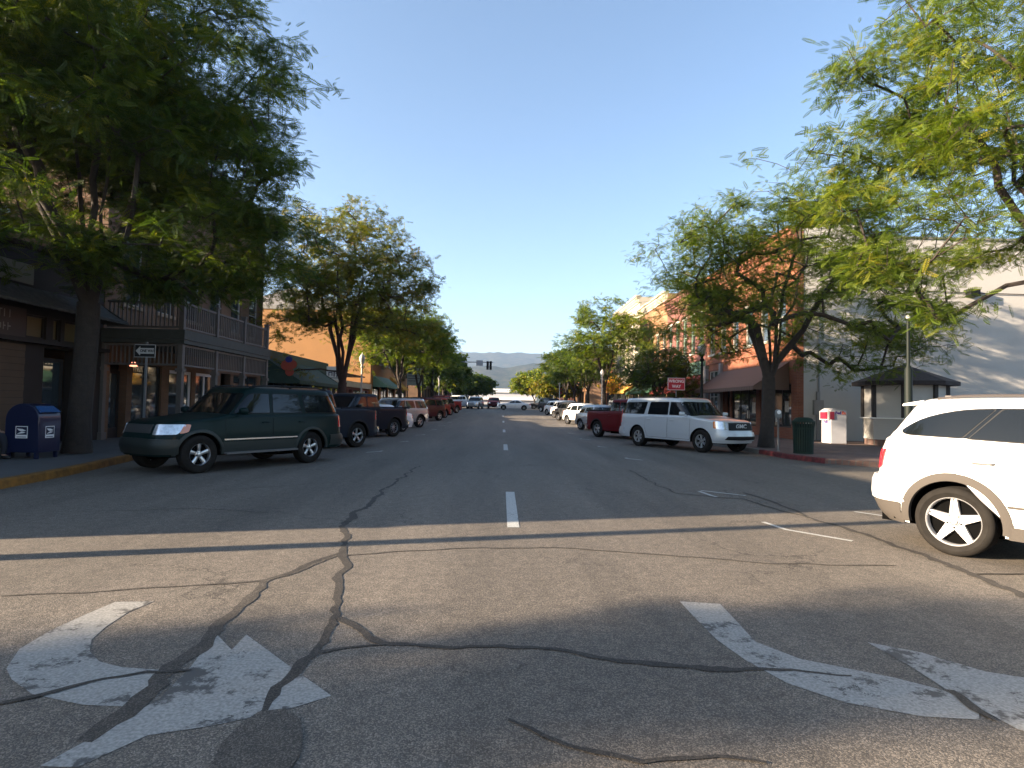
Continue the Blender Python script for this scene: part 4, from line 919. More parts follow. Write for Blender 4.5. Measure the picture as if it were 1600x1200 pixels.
def ribbon(pts, w, dz, seed=0, jag=0.0):
    """thin strip on the road along ground points; w number or list"""
    rd = random.Random(seed); P3 = []
    for i in range(len(pts) - 1):
        a, b = Vector(pts[i][:2]).to_3d(), Vector(pts[i + 1][:2]).to_3d(); k = max(1, int((b - a).length / 0.06))
        w0 = w if not hasattr(w, '__len__') else w[i]; w1 = w if not hasattr(w, '__len__') else w[i + 1]
        for j in range(k): P3.append((a.lerp(b, j / k), w0 + (w1 - w0) * j / k))
    P3.append((Vector(pts[-1][:2]).to_3d(), w if not hasattr(w, '__len__') else w[-1]))
    V = []; n = len(P3)
    for i, (p, ww) in enumerate(P3):
        t = (P3[min(i + 1, n - 1)][0] - P3[max(0, i - 1)][0]); t = t.normalized() if t.length > 1e-6 else Vector((0, 1, 0)); nr = Vector((-t.y, t.x, 0))
        o = nr * jag * (noise.noise(Vector((p.x * 2.3, p.y * 2.3, seed))) * 1.6 + noise.noise(Vector((p.x * 9, p.y * 9, seed + 3))) * 0.5)
        ww = ww * (0.75 + 0.5 * abs(noise.noise(Vector((p.x * 3, p.y * 3, seed + 7)))) + rd.uniform(-0.12, 0.12)) if jag else ww
        for s in (-1, 1):
            q = p + o + nr * s * (ww / 2) * (1 + (0.55 * noise.noise(Vector((p.x * 7, p.y * 7, seed + 20 * s))) + 0.35 * noise.noise(Vector((p.x * 19, p.y * 19, seed + 9 * s))) if jag else 0)); V.append((q.x, q.y, gz(q.y) + dz))
    return V, [(2 * i, 2 * i + 1, 2 * i + 3, 2 * i + 2) for i in range(n - 1)]
paving = brick_mat('paving_brick', (0.11, 0.06, 0.048), (0.14, 0.085, 0.068), (0.10, 0.09, 0.08), 0.22, 0.11)
def paving_fix():
    m = MATS['paving_brick']; nt = m.node_tree
    g = [n for n in nt.nodes if n.type == 'NEW_GEOMETRY'][0]; bt = [n for n in nt.nodes if n.type == 'TEX_BRICK'][0]; nt.links.new(g.outputs['Position'], bt.inputs['Vector'])
paving_fix()
grey_pave = mat('grey_pavement', (0.085, 0.082, 0.08), 0.85, var=0.15, vscale=1.2, bump=0.25, bscale=35)
LK = [(-60, 1.2), (-12, 1.2), (-10, 1.7), (-8.7, 2.9), (-8.05, 5), (-8.0, 9.5), (-8.25, 11.5), (-8.9, 14.6), (-8.95, 17), (-8.9, 79), (-9.6, 81), (-12, 82)]
RK = [(40, 16.0), (12, 15.9), (10.4, 16.1), (9.35, 17.0), (8.95, 18.6), (8.95, 20.5), (8.9, 79), (9.6, 81), (12, 82)]
def make_ground():
    # terrain underneath everything
    mb = MB(); ys = [-400, -60, 0, 24] + list(range(26, 150, 4)) + [150, 400, 1500, 6000]; xs = [-6000, -800, -120, -40, 40, 120, 800, 6000]; V = [(x, y, gz(y) - 0.05) for y in ys for x in xs]; nx = len(xs)
    mb.add(V, [(i * nx + j, i * nx + j + 1, (i + 1) * nx + j + 1, (i + 1) * nx + j) for i in range(len(ys) - 1) for j in range(nx - 1)])
    tag(mb.build('ground', mat('dry_ground', (0.16, 0.14, 0.09), 0.95, var=0.35, vscale=0.02)), kind='structure')
    mb = MB(); ys = [-40, -20, -8, 0, 8, 16, 24] + list(range(26, 150, 2)) + [150, 260]; xs = [-120, -60, -30, -9.5, 9.5, 30, 120]
    nx = len(xs); V = [(x, y, gz(y)) for y in ys for x in xs]
    Fs = []
    for i in range(len(ys) - 1):
        for j in range(nx - 1): Fs.append((i * nx + j, i * nx + j + 1, (i + 1) * nx + j + 1, (i + 1) * nx + j))
    mb.add(V, Fs); tag(mb.build('road', asphalt), kind='structure')
    # pavements
    left = [(-60, 1.36)] + [(-12, 1.36), (-10.08, 1.83), (-8.84, 2.97), (-8.21, 5.05), (-8.16, 9.5), (-8.41, 11.5), (-9.06, 14.6), (-9.11, 17), (-9.06, 79), (-9.7, 80.8), (-12, 81.8), (-60, 81.8)]
    poly_slab('pavement', left, 0.146, 0.2, grey_pave)
    right = [(40, 16.16), (40, 81.8), (12, 81.8), (9.7, 80.8), (9.06, 79), (9.11, 20.5), (9.11, 18.6), (9.5, 17.1), (10.45, 16.26), (12, 16.06)]
    poly_slab('pavement', right, 0.146, 0.2, paving)
    near = [(9.06, -12), (60, -12), (60, 13.0), (10.5, 13.0), (9.4, 12.2), (9.06, 11)]
    poly_slab('pavement', near, 0.146, 0.2, paving)
    far_l = [(-60, 94), (-10, 94), (-9.06, 95), (-9.06, 200), (-60, 200)]; far_r = [(9.06, 200), (9.06, 95), (10, 94), (60, 94), (60, 200)]
    poly_slab('pavement', far_l, 0.146, 0.2, grey_pave, 4); poly_slab('pavement', far_r, 0.146, 0.2, grey_pave, 4)
    yel = mat('yellow_kerb_paint', (0.17, 0.075, 0.008), 0.8, var=0.5, vscale=5); rdk = mat('red_kerb_paint', (0.10, 0.016, 0.017), 0.85, var=0.7, vscale=7)
    kerb_run('kerb', LK[:5], concrete, side=1); kerb_run('yellow_kerb', LK[4:8], yel, side=1); kerb_run('kerb', LK[7:], concrete, side=1)
    kerb_run('kerb', RK[:4], MATS['paving_brick'], side=-1); kerb_run('red_kerb', RK[3:6], rdk, side=-1); kerb_run('kerb', RK[5:], concrete, side=-1)
    kerb_run('kerb', [(60, 13.16), (10.5, 13.16), (9.3, 12.3), (8.9, 11), (8.9, -12)], concrete, side=-1)
    # darker oily lane patches, seams
    # tar seams traced on the ground
    def px(l): return [tuple(P(*p)[:2]) for p in l]
    T = MB()
    seams = [([(655, 728), (600, 765), (560, 800), (535, 822), (537, 850), (536, 880), (530, 910), (527, 940), (522, 970), (500, 1010), (470, 1040), (440, 1075), (412, 1110), (405, 1118)], [.05, .07, .10, .10, .09, .09, .08, .07, .07, .08, .09, .07, .05, .05], .06),
             ([(530, 868), (480, 885), (415, 908), (390, 935), (350, 975), (310, 1010), (270, 1040), (235, 1080), (190, 1120), (130, 1160)], [.05, .07, .08, .09, .10, .12, .13, .12, .11, .10], .04),
             ([(415, 908), (300, 915), (150, 925), (0, 932)], [.05, .03, .03, .03], .02), ([(536, 862), (470, 885), (440, 900)], [.06, .06, .05], .03),
             ([(536, 868), (620, 862), (760, 856), (900, 857), (1040, 868), (1200, 880), (1400, 884)], [.05, .035, .03, .03, .035, .03, .03], .03),
             ([(522, 968), (560, 985), (600, 1005), (700, 1010), (800, 1012), (900, 1022), (1020, 1038), (1100, 1048), (1180, 1045), (1260, 1050), (1330, 1056)], [.05, .07, .06, .05, .05, .055, .06, .07, .04, .03, .02], .04),
             ([(500, 1020), (530, 1015), (600, 1008)], [.05, .04, .03], .03),
             ([(985, 735), (1020, 755), (1060, 772), (1160, 780), (1230, 800), (1330, 828), (1440, 868), (1480, 885), (1540, 905), (1600, 935)], [.04, .04, .05, .05, .07, .08, .10, .12, .10, .09], .05),
             ([(1160, 770), (1210, 785), (1260, 806)], [.05, .06, .05], .03), ([(1480, 885), (1520, 898), (1600, 897)], [.05, .04, .04], .02),
             ([(790, 1128), (850, 1150), (930, 1178), (1000, 1190), (1060, 1184), (1120, 1186), (1200, 1200)], [.02, .03, .035, .03, .03, .03, .02], .03),
             ([(0, 1098), (60, 1085), (140, 1065), (230, 1050), (300, 1047)], [.05, .05, .03, .03, .03], .03), ([(1490, 1080), (1530, 1110), (1560, 1128)], [.05, .07, .03], .02),
             ([(560, 722), (700, 730), (860, 728), (1040, 742)], [.02, .025, .02, .02], .05), ([(330, 768), (470, 757), (640, 748)], [.02, .025, .02], .05), ([(120, 800), (300, 795), (420, 802)], [.02, .02, .02], .05)]
    for i, (l, w, j) in enumerate(seams):
        T.slot = 1 if i in (1, 2, 4) else 0; T.add(*ribbon(px(l), w, 0.0035 + 0.0003 * i, i, j))
    T.slot = 2; T.add(*ribbon(px([(425, 1112), (422, 1130), (410, 1160), (398, 1195), (392, 1240)]), [.12, .26, .34, .34, .20], 0.0090, 40, 0))
    # tar spot near the arrow
    pass
    tag(T.build('tar_seams', [tar, worn_tar, oil]), kind='structure')
    # painted arrows (worn)
    def traced(name, polys, m, dz=0.0025):
        mb = MB()
        for k, pl in enumerate(polys):
            bm = bmesh.new(); vs = [bm.verts.new((*P(*p)[:2], 0)) for p in pl]; bm.faces.new(vs); bmesh.ops.triangulate(bm, faces=bm.faces)
            bm.verts.index_update(); mb.add([(v.co.x, v.co.y, gz(v.co.y) + dz + 0.0003 * k) for v in bm.verts], [tuple(v.index for v in f.verts) for f in bm.faces]); bm.free()
        tag(mb.build(name, m), kind='structure')
    traced('turn_arrow', [[(180, 941), (240, 940), (200, 957), (165, 980), (143, 1000), (140, 1018), (155, 1034), (190, 1043), (262, 1048), (250, 1075), (205, 1105), (130, 1102), (50, 1085), (18, 1062), (10, 1045), (30, 1015), (80, 985), (135, 960)],
                          [(337, 990), (362, 1016), (385, 992), (450, 1040), (518, 1088), (440, 1112), (330, 1135), (230, 1150), (120, 1200), (62, 1198), (150, 1150), (250, 1092), (300, 1040)]], mark)
    traced('turn_arrow', [[(1062, 940), (1125, 944), (1150, 970), (1180, 1003), (1250, 1030), (1330, 1046), (1400, 1060), (1470, 1078), (1530, 1100), (1530, 1125), (1440, 1120), (1320, 1098), (1230, 1068), (1165, 1032), (1120, 1000), (1085, 965)],
                          [(1355, 1004), (1440, 1020), (1540, 1050), (1700, 1075), (1700, 1170), (1590, 1140), (1490, 1085), (1420, 1040)]], mark)
    # lane dashes
    mb = MB()
    for k in range(8):
        y0 = 7.35 + 12.6 * k; x = 0.17 - 0.010 * k; w = 0.075
        if k == 5: continue
        ys = [y0 + 3.0 * q / 4 for q in range(5)]; mb.add([(x + s * w, y, gz(y) + 0.004) for y in ys for s in (-1, 1)], [(2 * q, 2 * q + 1, 2 * q + 3, 2 * q + 2) for q in range(4)])
    tag(mb.build('lane_dashes', mark2), kind='structure')
    mb = MB()
    for l in ([(1192, 816), (1228, 828), (1332, 846)], [(1335, 800), (1440, 815), (1520, 828)], [(1092, 768), (1112, 775), (1120, 777)], [(1095, 767), (1165, 775)]):
        mb.add(*ribbon(px(l), 0.07, 0.006 + 0.0007 * len(mb.v) / 40, 3))
    for k in range(12):   # stall ends in the left and right rows
        for sx, a in ((-1, 0.8), (1, 0.8)):
            y = 18.5 + 5.1 * k if sx < 0 else 17.5 + 5.1 * k
            if y > 74: continue
            x = sx * 3.75; L = 0.45 if (k + sx) % 2 else 0.3
            pts = [(x, y), (x + sx * L * 0.75, y - L)]; mb.add(*ribbon(pts, 0.09, 0.006, k))
            mb.add(*ribbon([(x - 0.02 * sx, y + 0.25), (x, y)], 0.09, 0.0068, k))
    tag(mb.build('stall_lines', mark2), kind='structure')
    # manhole-like patch and litter of small repairs
    # hills
    def hill(name, y0, y1, hfun, m, x0, x1, nx, ny):
        mb = MB(); V = []
        for j in range(ny + 1):
            for i in range(nx + 1):
                x = x0 + (x1 - x0) * i / nx; y = y0 + (y1 - y0) * j / ny; V.append((x, y, hfun(x, y, j / ny)))
        mb.add(V, [(j * (nx + 1) + i, j * (nx + 1) + i + 1, (j + 1) * (nx + 1) + i + 1, (j + 1) * (nx + 1) + i) for j in range(ny) for i in range(nx)])
        o = mb.build(name, m, smooth=180); tag(o, kind='structure')
    def nz(x, y, s, o=0): return noise.fractal(Vector((x / s, y / s, o)), 1.0, 2.0, 6)
    def h1(x, y, t):
        ridge = 355 - 30 * max(0, min(1, (x + 60) / 600)) - 45 * max(0, (x - 500) / 1500) + 14 * nz(x, 0, 700, 3)
        s = min(1, t / 0.75); s = s ** 1.25 if t < 0.75 else 1 - 0.15 * (t - 0.75) / 0.25
        return ridge * s + 26 * nz(x, y, 260) * (1 - abs(2 * t - 1)) + 6 * nz(x, y, 45, 9) * min(1, 3 * t)
    m = bpy.data.materials.new('wooded_hillside'); m.use_nodes = True; nt = m.node_tree; b = nt.nodes['Principled BSDF']
    g = nt.nodes.new('ShaderNodeNewGeometry'); n = nt.nodes.new('ShaderNodeTexNoise'); n.inputs['Scale'].default_value = 0.03; n.inputs['Detail'].default_value = 8; n.inputs['Roughness'].default_value = 0.7; nt.links.new(g.outputs['Position'], n.inputs['Vector'])
    r = nt.nodes.new('ShaderNodeValToRGB'); r.color_ramp.elements[0].position = 0.40; r.color_ramp.elements[0].color = (0.018, 0.026, 0.016, 1); r.color_ramp.elements[1].position = 0.66; r.color_ramp.elements[1].color = (0.075, 0.068, 0.042, 1)
    nt.links.new(n.outputs['Fac'], r.inputs[0]); nt.links.new(r.outputs[0], b.inputs['Base Color']); b.inputs['Roughness'].default_value = 1.0; b.inputs['Specular IOR Level'].default_value = 0
    hill('hills', 2400, 4400, h1, m, -2600, 2600, 170, 60)
    def h2(x, y, t):
        return (150 + 34 * nz(x, 0, 380, 5) + 40 * max(-1, min(1, (x - 100) / 500))) * math.sin(min(1, t * 1.2) * PI / 2) + 5 * nz(x, y, 40, 2)
    hill('hills', 1700, 2350, h2, m, -1700, 1700, 120, 26)

# ================================================================ buildings
class Fr:
    def __init__(s, o, u, n): s.o = Vector(o); s.u = Vector(u); s.n = Vector(n)
    def p(s, u, d, z): q = s.o + s.u * u + s.n * d; return Vector((q.x, q.y, s.o.z + z))
    def box(s, mb, u0, u1, d0, d1, z0, z1):
        vs = [s.p(u, d, z) for u in (u0, u1) for d in (d0, d1) for z in (z0, z1)]
        mb.add(vs, [(0, 1, 3, 2), (4, 6, 7, 5), (0, 4, 5, 1), (2, 3, 7, 6), (0, 2, 6, 4), (1, 5, 7, 3)])
    def quadbox(s, mb, pts, th):
        pass
    def wall(s, mb, U0, U1, Z0, Z1, ops, th=0.3):
        us = sorted(set([U0, U1] + [o[0] for o in ops] + [o[1] for o in ops])); zs = sorted(set([Z0, Z1] + [o[2] for o in ops] + [o[3] for o in ops]))
        for i in range(len(us) - 1):
            run = None
            for j in range(len(zs) - 1):
                cu, cz = (us[i] + us[i + 1]) / 2, (zs[j] + zs[j + 1]) / 2
                hole = any(o[0] < cu < o[1] and o[2] < cz < o[3] for o in ops)
                if not hole:
                    if run is None: run = [zs[j], zs[j + 1]]
                    else: run[1] = zs[j + 1]
                if (hole or j == len(zs) - 2) and run: s.box(mb, us[i], us[i + 1], -th, 0, run[0], run[1]); run = None
wood_d = mat('dark_brown_wood', (0.018, 0.011, 0.008), 0.7, var=0.3, vscale=2); cream = mat('cream_paint', (0.20, 0.18, 0.13), 0.7, var=0.1, vscale=1)
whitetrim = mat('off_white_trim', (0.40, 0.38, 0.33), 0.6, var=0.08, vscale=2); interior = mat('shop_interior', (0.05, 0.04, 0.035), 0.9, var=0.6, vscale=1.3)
roofm = mat('roof_felt', (0.06, 0.058, 0.055), 0.9, var=0.2)
def window(fr, par, u0, u1, z0, z1, fm, sash=1, mull=0, d=-0.14, sill=True, gm=None, name='window', fw=0.06, lintel=None):
    mb = MB(); f = fw
    fr.box(mb, u0, u0 + f, d, d + 0.07, z0, z1); fr.box(mb, u1 - f, u1, d, d + 0.07, z0, z1)
    fr.box(mb, u0 + f, u1 - f, d, d + 0.07, z0, z0 + f); fr.box(mb, u0 + f, u1 - f, d, d + 0.07, z1 - f, z1)
    for k in range(sash): z = z0 + (z1 - z0) * (k + 1) / (sash + 1); fr.box(mb, u0 + f, u1 - f, d + 0.005, d + 0.06, z - f / 2.5, z + f / 2.5)
    for k in range(mull): u = u0 + (u1 - u0) * (k + 1) / (mull + 1); fr.box(mb, u - f / 2.5, u + f / 2.5, d + 0.003, d + 0.065, z0 + f, z1 - f)
    w = mb.build(name, fm, par)
    g = MB(); fr.box(g, u0 + f * .8, u1 - f * .8, d + 0.02, d + 0.028, z0 + f * .8, z1 - f * .8); g.build('pane', gm or clearglass, w)
    if sill: q = MB(); fr.box(q, u0 - 0.08, u1 + 0.08, -0.02, 0.09, z0 - 0.12, z0); q.build('sill', lintel or whitetrim, w)
    if lintel: q = MB(); fr.box(q, u0 - 0.10, u1 + 0.10, -0.02, 0.045, z1, z1 + 0.20); q.build('lintel', lintel, w)
    return w
def door(fr, par, u0, u1, z1, dm, z0=0.0, d=-0.5, glass=True):
    mb = MB(); f = 0.11
    fr.box(mb, u0, u0 + f, d, d + 0.06, z0, z1); fr.box(mb, u1 - f, u1, d, d + 0.06, z0, z1); fr.box(mb, u0 + f, u1 - f, d, d + 0.06, z0, z0 + 0.35); fr.box(mb, u0 + f, u1 - f, d, d + 0.06, z1 - f, z1)
    o = mb.build('door', dm, par); g = MB(); fr.box(g, u0 + f, u1 - f, d + .02, d + .03, z0 + .35, z1 - f); g.build('pane', clearglass, o)
    h = MB(); h.tube([fr.p(u1 - .06, d + .06, z0 + .9), fr.p(u1 - .06, d + .11, z0 + .95), fr.p(u1 - .06, d + .11, z0 + 1.25), fr.p(u1 - .06, d + .06, z0 + 1.3)], .012, 6); h.build('handle', chrome, o)
def awning(fr, par, u0, u1, z0, z1, dep, m, name='awning', vm=None, scallop=0.22, sides=True, seg=16):
    mb = MB(); n = max(2, int((u1 - u0) / 0.22))
    V = []; 
    for i in range(n + 1):
        u = u0 + (u1 - u0) * i / n
        for k in range(5):
            t = k / 4; V.append(fr.p(u, 0.03 + dep * t, z1 + (z0 - z1) * t - 0.06 * math.sin(PI * t)))
    mb.add(V, [(i * 5 + k, (i + 1) * 5 + k, (i + 1) * 5 + k + 1, i * 5 + k + 1) for i in range(n) for k in range(4)])
    V = []
    for i in range(2 * n + 1):
        u = u0 + (u1 - u0) * i / (2 * n); V += [fr.p(u, dep + 0.03, z0), fr.p(u, dep + 0.032, z0 - scallop * (0.75 + 0.25 * (i % 2)))]
    mb.add(V, [(2 * i, 2 * i + 1, 2 * i + 3, 2 * i + 2) for i in range(2 * n)])
    if sides:
        for u in (u0, u1): mb.add([fr.p(u, 0.03, z1), fr.p(u, dep + .03, z0), fr.p(u, dep + .03, z0 - scallop * .8), fr.p(u, 0.03, z0 - scallop * .8)], [(0, 1, 2, 3)])
    o = mb.build(name, m, par)
    s = o.modifiers.new('s', 'SOLIDIFY'); s.thickness = 0.012
    return o
def stripe_mat(name, c1, c2, sc, axis=1):
    m = bpy.data.materials.new(name); m.use_nodes = True; nt = m.node_tree; b = nt.nodes['Principled BSDF']; g = nt.nodes.new('ShaderNodeNewGeometry'); s = nt.nodes.new('ShaderNodeSeparateXYZ'); nt.links.new(g.outputs['Position'], s.inputs[0])
    a = nt.nodes.new('ShaderNodeMath'); a.operation = 'MULTIPLY'; a.inputs[1].default_value = sc; nt.links.new(s.outputs[axis], a.inputs[0])
    f = nt.nodes.new('ShaderNodeMath'); f.operation = 'FRACT'; nt.links.new(a.outputs[0], f.inputs[0]); t = nt.nodes.new('ShaderNodeMath'); t.operation = 'GREATER_THAN'; t.inputs[1].default_value = 0.5; nt.links.new(f.outputs[0], t.inputs[0])
    mx = nt.nodes.new('ShaderNodeMix'); mx.data_type = 'RGBA'; mx.inputs['A'].default_value = (*c1, 1); mx.inputs['B'].default_value = (*c2, 1); nt.links.new(t.outputs[0], mx.inputs['Factor']); nt.links.new(mx.outputs['Result'], b.inputs['Base Color']); b.inputs['Roughness'].default_value = 0.9
    return m
def cornice(fr, mb, u0, u1, z, h=0.5, dep=0.30, dent=0.45):
    fr.box(mb, u0, u1, -0.1, dep, z, z + h * 0.22); fr.box(mb, u0, u1, 0.003, dep * 0.7, z - h * 0.2, z); fr.box(mb, u0, u1, 0.003, dep * 0.3, z - h * 0.8, z - h * 0.2)
    k = int((u1 - u0) / dent)
    for i in range(k):
        u = u0 + (i + .3) * (u1 - u0) / k; fr.box(mb, u, u + dent * 0.4, dep * 0.3 + .002, dep * 0.62, z - h * 0.62, z - h * 0.2)
def shell(fr, par, U0, U1, H, dep, ops, wm, side_m=None, th=0.3, z0=-0.6, roof_drop=0.4):
    mb = MB(); fr.wall(mb, U0, U1, z0, H, ops, th); mb.build('wall', wm, par)
    mb = MB(); fr.box(mb, U0, U0 + th, -dep, -th, z0, H - 0.003); fr.box(mb, U1 - th, U1, -dep, -th, z0, H - 0.003); fr.box(mb, U0 + th, U1 - th, -dep, -dep + th, z0, H - 0.003); mb.build('side_wall', side_m or wm, par)
    mb = MB(); fr.box(mb, U0 + th, U1 - th, -dep + th, -th, H - roof_drop - 0.2, H - roof_drop); mb.build('roof', roofm, par)
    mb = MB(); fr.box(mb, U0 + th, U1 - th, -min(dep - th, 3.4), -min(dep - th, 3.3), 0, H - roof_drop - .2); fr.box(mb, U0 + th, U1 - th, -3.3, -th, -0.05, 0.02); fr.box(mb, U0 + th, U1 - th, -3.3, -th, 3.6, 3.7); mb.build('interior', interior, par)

def make_buildings():
    brA = brick_mat('orange_red_brick', (0.21, 0.062, 0.026), (0.165, 0.046, 0.02), (0.18, 0.11, 0.08)); brB = brick_mat('pink_red_brick', (0.16, 0.050, 0.038), (0.125, 0.038, 0.030), (0.18, 0.12, 0.10))
    brC = brick_mat('buff_orange_brick', (0.27, 0.13, 0.06), (0.23, 0.11, 0.05), (0.25, 0.18, 0.12)); brD = brick_mat('tan_brick', (0.17, 0.088, 0.046), (0.135, 0.07, 0.037), (0.11, 0.08, 0.055))
    stucco = mat('pale_painted_side_wall', (0.44, 0.42, 0.39), 0.9, var=0.10, vscale=0.35, bump=0.35, bscale=9); white = mat('cream_white_masonry', (0.42, 0.37, 0.29), 0.8, var=0.08, vscale=1)
    orange = mat('orange_stucco', (0.33, 0.165, 0.06), 0.9, var=0.06, vscale=0.7, bump=0.2, bscale=8); grn = mat('dark_green_paint', (0.03, 0.06, 0.045), 0.6); grnf = mat('green_fascia', (0.12, 0.22, 0.15), 0.6, var=0.2, vscale=3)
    XR, XL = 13.9, -13.0
    # ---- right corner building
    o = empty('brick_building', (XR, 27.7, 0.14), 0, 'orange-red brick corner building with a pale painted side wall and striped brown awning', 'building')
    fr = Fr((XR, 27.7, 0.14), (0, 1, 0), (-1, 0, 0)); W = 12.4
    up = [(1.1 + 1.95 * k, 2.05 + 1.95 * k, 5.0, 7.1) for k in range(6)]
    shops = [(0.55, 2.7, 0.55, 2.7), (3.0, 4.0, 0.0, 2.9), (4.5, 8.0, 0.5, 3.1), (8.25, 9.25, 0.0, 3.0), (9.75, 11.9, 0.5, 3.9)]
    mb = MB(); fr.wall(mb, 0, W, -0.6, 10.0, up + shops, 0.3); mb.build('wall', brA, o)
    sw = Fr((XR, 27.7, 0.14), (1, 0, 0), (0, -1, 0)); mb = MB(); sw.box(mb, 0.31, 3.2, -0.3, 0.004, -0.6, 10.35); sw.box(mb, 3.2, 34, -0.3, 0.004, -0.6, 9.7)
    mb.build('side_wall', stucco, o)
    mb = MB(); sw.box(mb, 0, 0.31, 0, 0.02, -0.6, 10.0); mb.build('corner_pilaster', brA, o)
    mb = MB(); fr.box(mb, 0.3, W - .3, -14, -0.3, 9.0, 9.2); fr.box(mb, W - 0.3, W, -14, -.3, -.6, 9.9); fr.box(mb, 0.3, W, -14.3, -14, -.6, 9.6); mb.build('roof', roofm, o)
    mb = MB(); sw.box(mb, 0.31, 3.25, -.35, .06, 10.35, 10.45); sw.box(mb, 3.25, 34, -.35, .06, 9.7, 9.8); mb.build('coping', concrete, o)
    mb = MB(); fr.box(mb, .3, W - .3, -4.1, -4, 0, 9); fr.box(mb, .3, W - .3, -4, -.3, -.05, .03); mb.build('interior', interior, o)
    mb = MB(); cornice(fr, mb, 0, W, 10.0, 0.9, 0.45); fr.box(mb, 0, W, 0.003, 0.10, 8.2, 8.35); fr.box(mb, 0, W, .003, .08, 4.35, 4.5); mb.build('cornice', brA, o)
    for a in up: window(fr, o, *a, whitetrim, 1, lintel=whitetrim)
    window(fr, o, *shops[0], wood_d, 0, 1, sill=False); window(fr, o, *shops[2], wood_d, 0, 2, sill=False); window(fr, o, *shops[4], whitetrim, 1, 2, sill=False)
    door(fr, o, 3.05, 3.95, 2.4, wood_d); door(fr, o, 8.3, 9.2, 2.4, wood_d)
    for u_, z_, w_, h_ in ((4.8, 1.2, .45, .6), (5.6, .9, .3, .45), (7.1, 1.4, .5, .35), (1.0, 1.3, .4, .55), (2.1, .8, .3, .4), (10.1, 1.3, .5, .6), (8.55, 1.2, .35, .5)):
        mb = MB(); fr.box(mb, u_, u_ + w_, -.11 if u_ != 8.55 else -.465, -.105 if u_ != 8.55 else -.46, z_, z_ + h_); mb.build('poster', mat('pale_poster', (.45, .42, .38), .7, var=.5, vscale=9), o)
    awning(fr, o, 0.7, 9.4, 2.55, 3.75, 1.75, stripe_mat('brown_striped_canvas', (0.10, 0.062, 0.048), (0.13, 0.085, 0.068), 3.2))
    for a_, b_, c_ in ((11.95, W, .22), (9.4, 9.7, .16)): mb = MB(); fr.box(mb, a_, b_, 0.003, c_, 0, 4.3); mb.build('pilaster', mat('grey_pilaster', (.20, .18, .17), .7), o)
    mb = MB(); sw.box(mb, 0.9, 1.05, .0, .12, 0, 2.3); sw.box(mb, 0.75, 1.2, .004, .16, 1.2, 1.9); sw.box(mb, 1.4, 1.7, .004, .14, .9, 1.3); sw.box(mb, 1.0, 1.06, .005, .06, 2.3, 6.0); mb.build('utility_meter', mat('grey_metal', (.25, .25, .25), .5, .5), o)
    mb = MB(); sw.box(mb, 8.1, 8.55, .0, .35, 6.95, 7.3); mb.build('wall_lamp', blackm, o)
    mb = MB(); mb.tube([sw.p(3.5, .05, 7.25), sw.p(8, .06, 7.15), sw.p(16, .05, 7.1), sw.p(33, .05, 7.1)], .02, 5); mb.build('cable', blackm, o)
    # ---- next buildings on the right
    def block(nm, lab, y0, y1, H, wm, ups, gl, fas, aw, side, win_m=whitetrim, lin=None, X=XR, dep=14, sidem=None, shop_m=wood_d, cor=True, corm=None, dz=0.14):
        base = (X, y0, gz(y0) + dz); o = empty(nm, base, 0, lab, 'building')
        fr = Fr(base, (0, 1, 0), (-1 if side > 0 else 1, 0, 0)); W = y1 - y0
        z0, z1, n, ww = ups if ups else (0, 0, 0, 0)
        uo = [((k + .5) * W / n - ww / 2, (k + .5) * W / n + ww / 2, z0, z1) for k in range(n)]
        ns = max(1, int(W / 3.6)); so = []
        for k in range(ns):
            a = k * W / ns + 0.3; b = (k + 1) * W / ns - 0.3; so += [(a, b - 1.15, 0.5, 2.9), (b - 1.0, b, 0.0, 2.9)]
        shell(fr, o, 0, W, H, dep, uo + so, wm, sidem)
        for q in uo: window(fr, o, *q, win_m, 1, lintel=lin)
        for k in range(0, len(so), 2): window(fr, o, *so[k], shop_m, 0, 1, sill=False); door(fr, o, so[k + 1][0] + .02, so[k + 1][1] - .02, 2.4, shop_m)
        if cor: mb = MB(); cornice(fr, mb, 0, W, H, 0.8, 0.4); mb.build('cornice', corm or wm, o)
        if fas: mb = MB(); fr.box(mb, 0.1, W - .1, .003, .16, fas[0], fas[1]); mb.build('fascia', fas[2], o)
        if aw: awning(fr, o, aw[0], aw[1], aw[2], aw[3], aw[4], aw[5])
        return o, fr
    redaw = mat('red_canvas', (0.20, 0.025, 0.025), 0.9, var=0.15, vscale=3)
    block('brick_building', 'pink-red brick building with tall windows, green fascia and red awning', 40.15, 49.7, 10.1, brB, (5.3, 8.0, 5, 0.95), 1, (3.7, 4.6, grnf), (0.2, 9.3, 2.6, 3.6, 1.5, redaw), 1, mat('green_window_trim', (.2, .3, .22), .6), whitetrim)
    block('brick_building', 'buff orange brick building between the pink-red one and the cream one', 49.75, 60.0, 10.9, brC, (5.0, 7.6, 5, 1.1), 1, (3.6, 4.3, whitetrim), (0.3, 9.9, 2.6, 3.5, 1.4, mat('green_canvas', (.03, .09, .05), .9)), 1, whitetrim, white, corm=white)
    block('masonry_building', 'cream white building with a bright cornice, tallest on the right side', 60.05, 73.0, 12.3, white, (5.2, 8.2, 6, 1.1), 1, (3.6, 4.4, white), (0.5, 6.0, 2.6, 3.5, 1.4, mat('yellow_canvas', (.45, .25, .04), .9)), 1, whitetrim, white)
    block('brick_building', 'low red brick building at the far end of the right block', 73.05, 80.0, 7.0, brA, (4.4, 5.9, 3, 1.0), 1, None, None, 1)
    for y0, y1, H, m, l in ((96, 112, 6.0, brC, 'buff shop row beyond the crossing, right side'), (112.1, 150, 5.0, brB, 'long low brick row far down the right side')):
        block('shop_row', l, y0, y1, H, m, None or (3.6, 4.6, 5, 1.2), 1, None, None, 1)
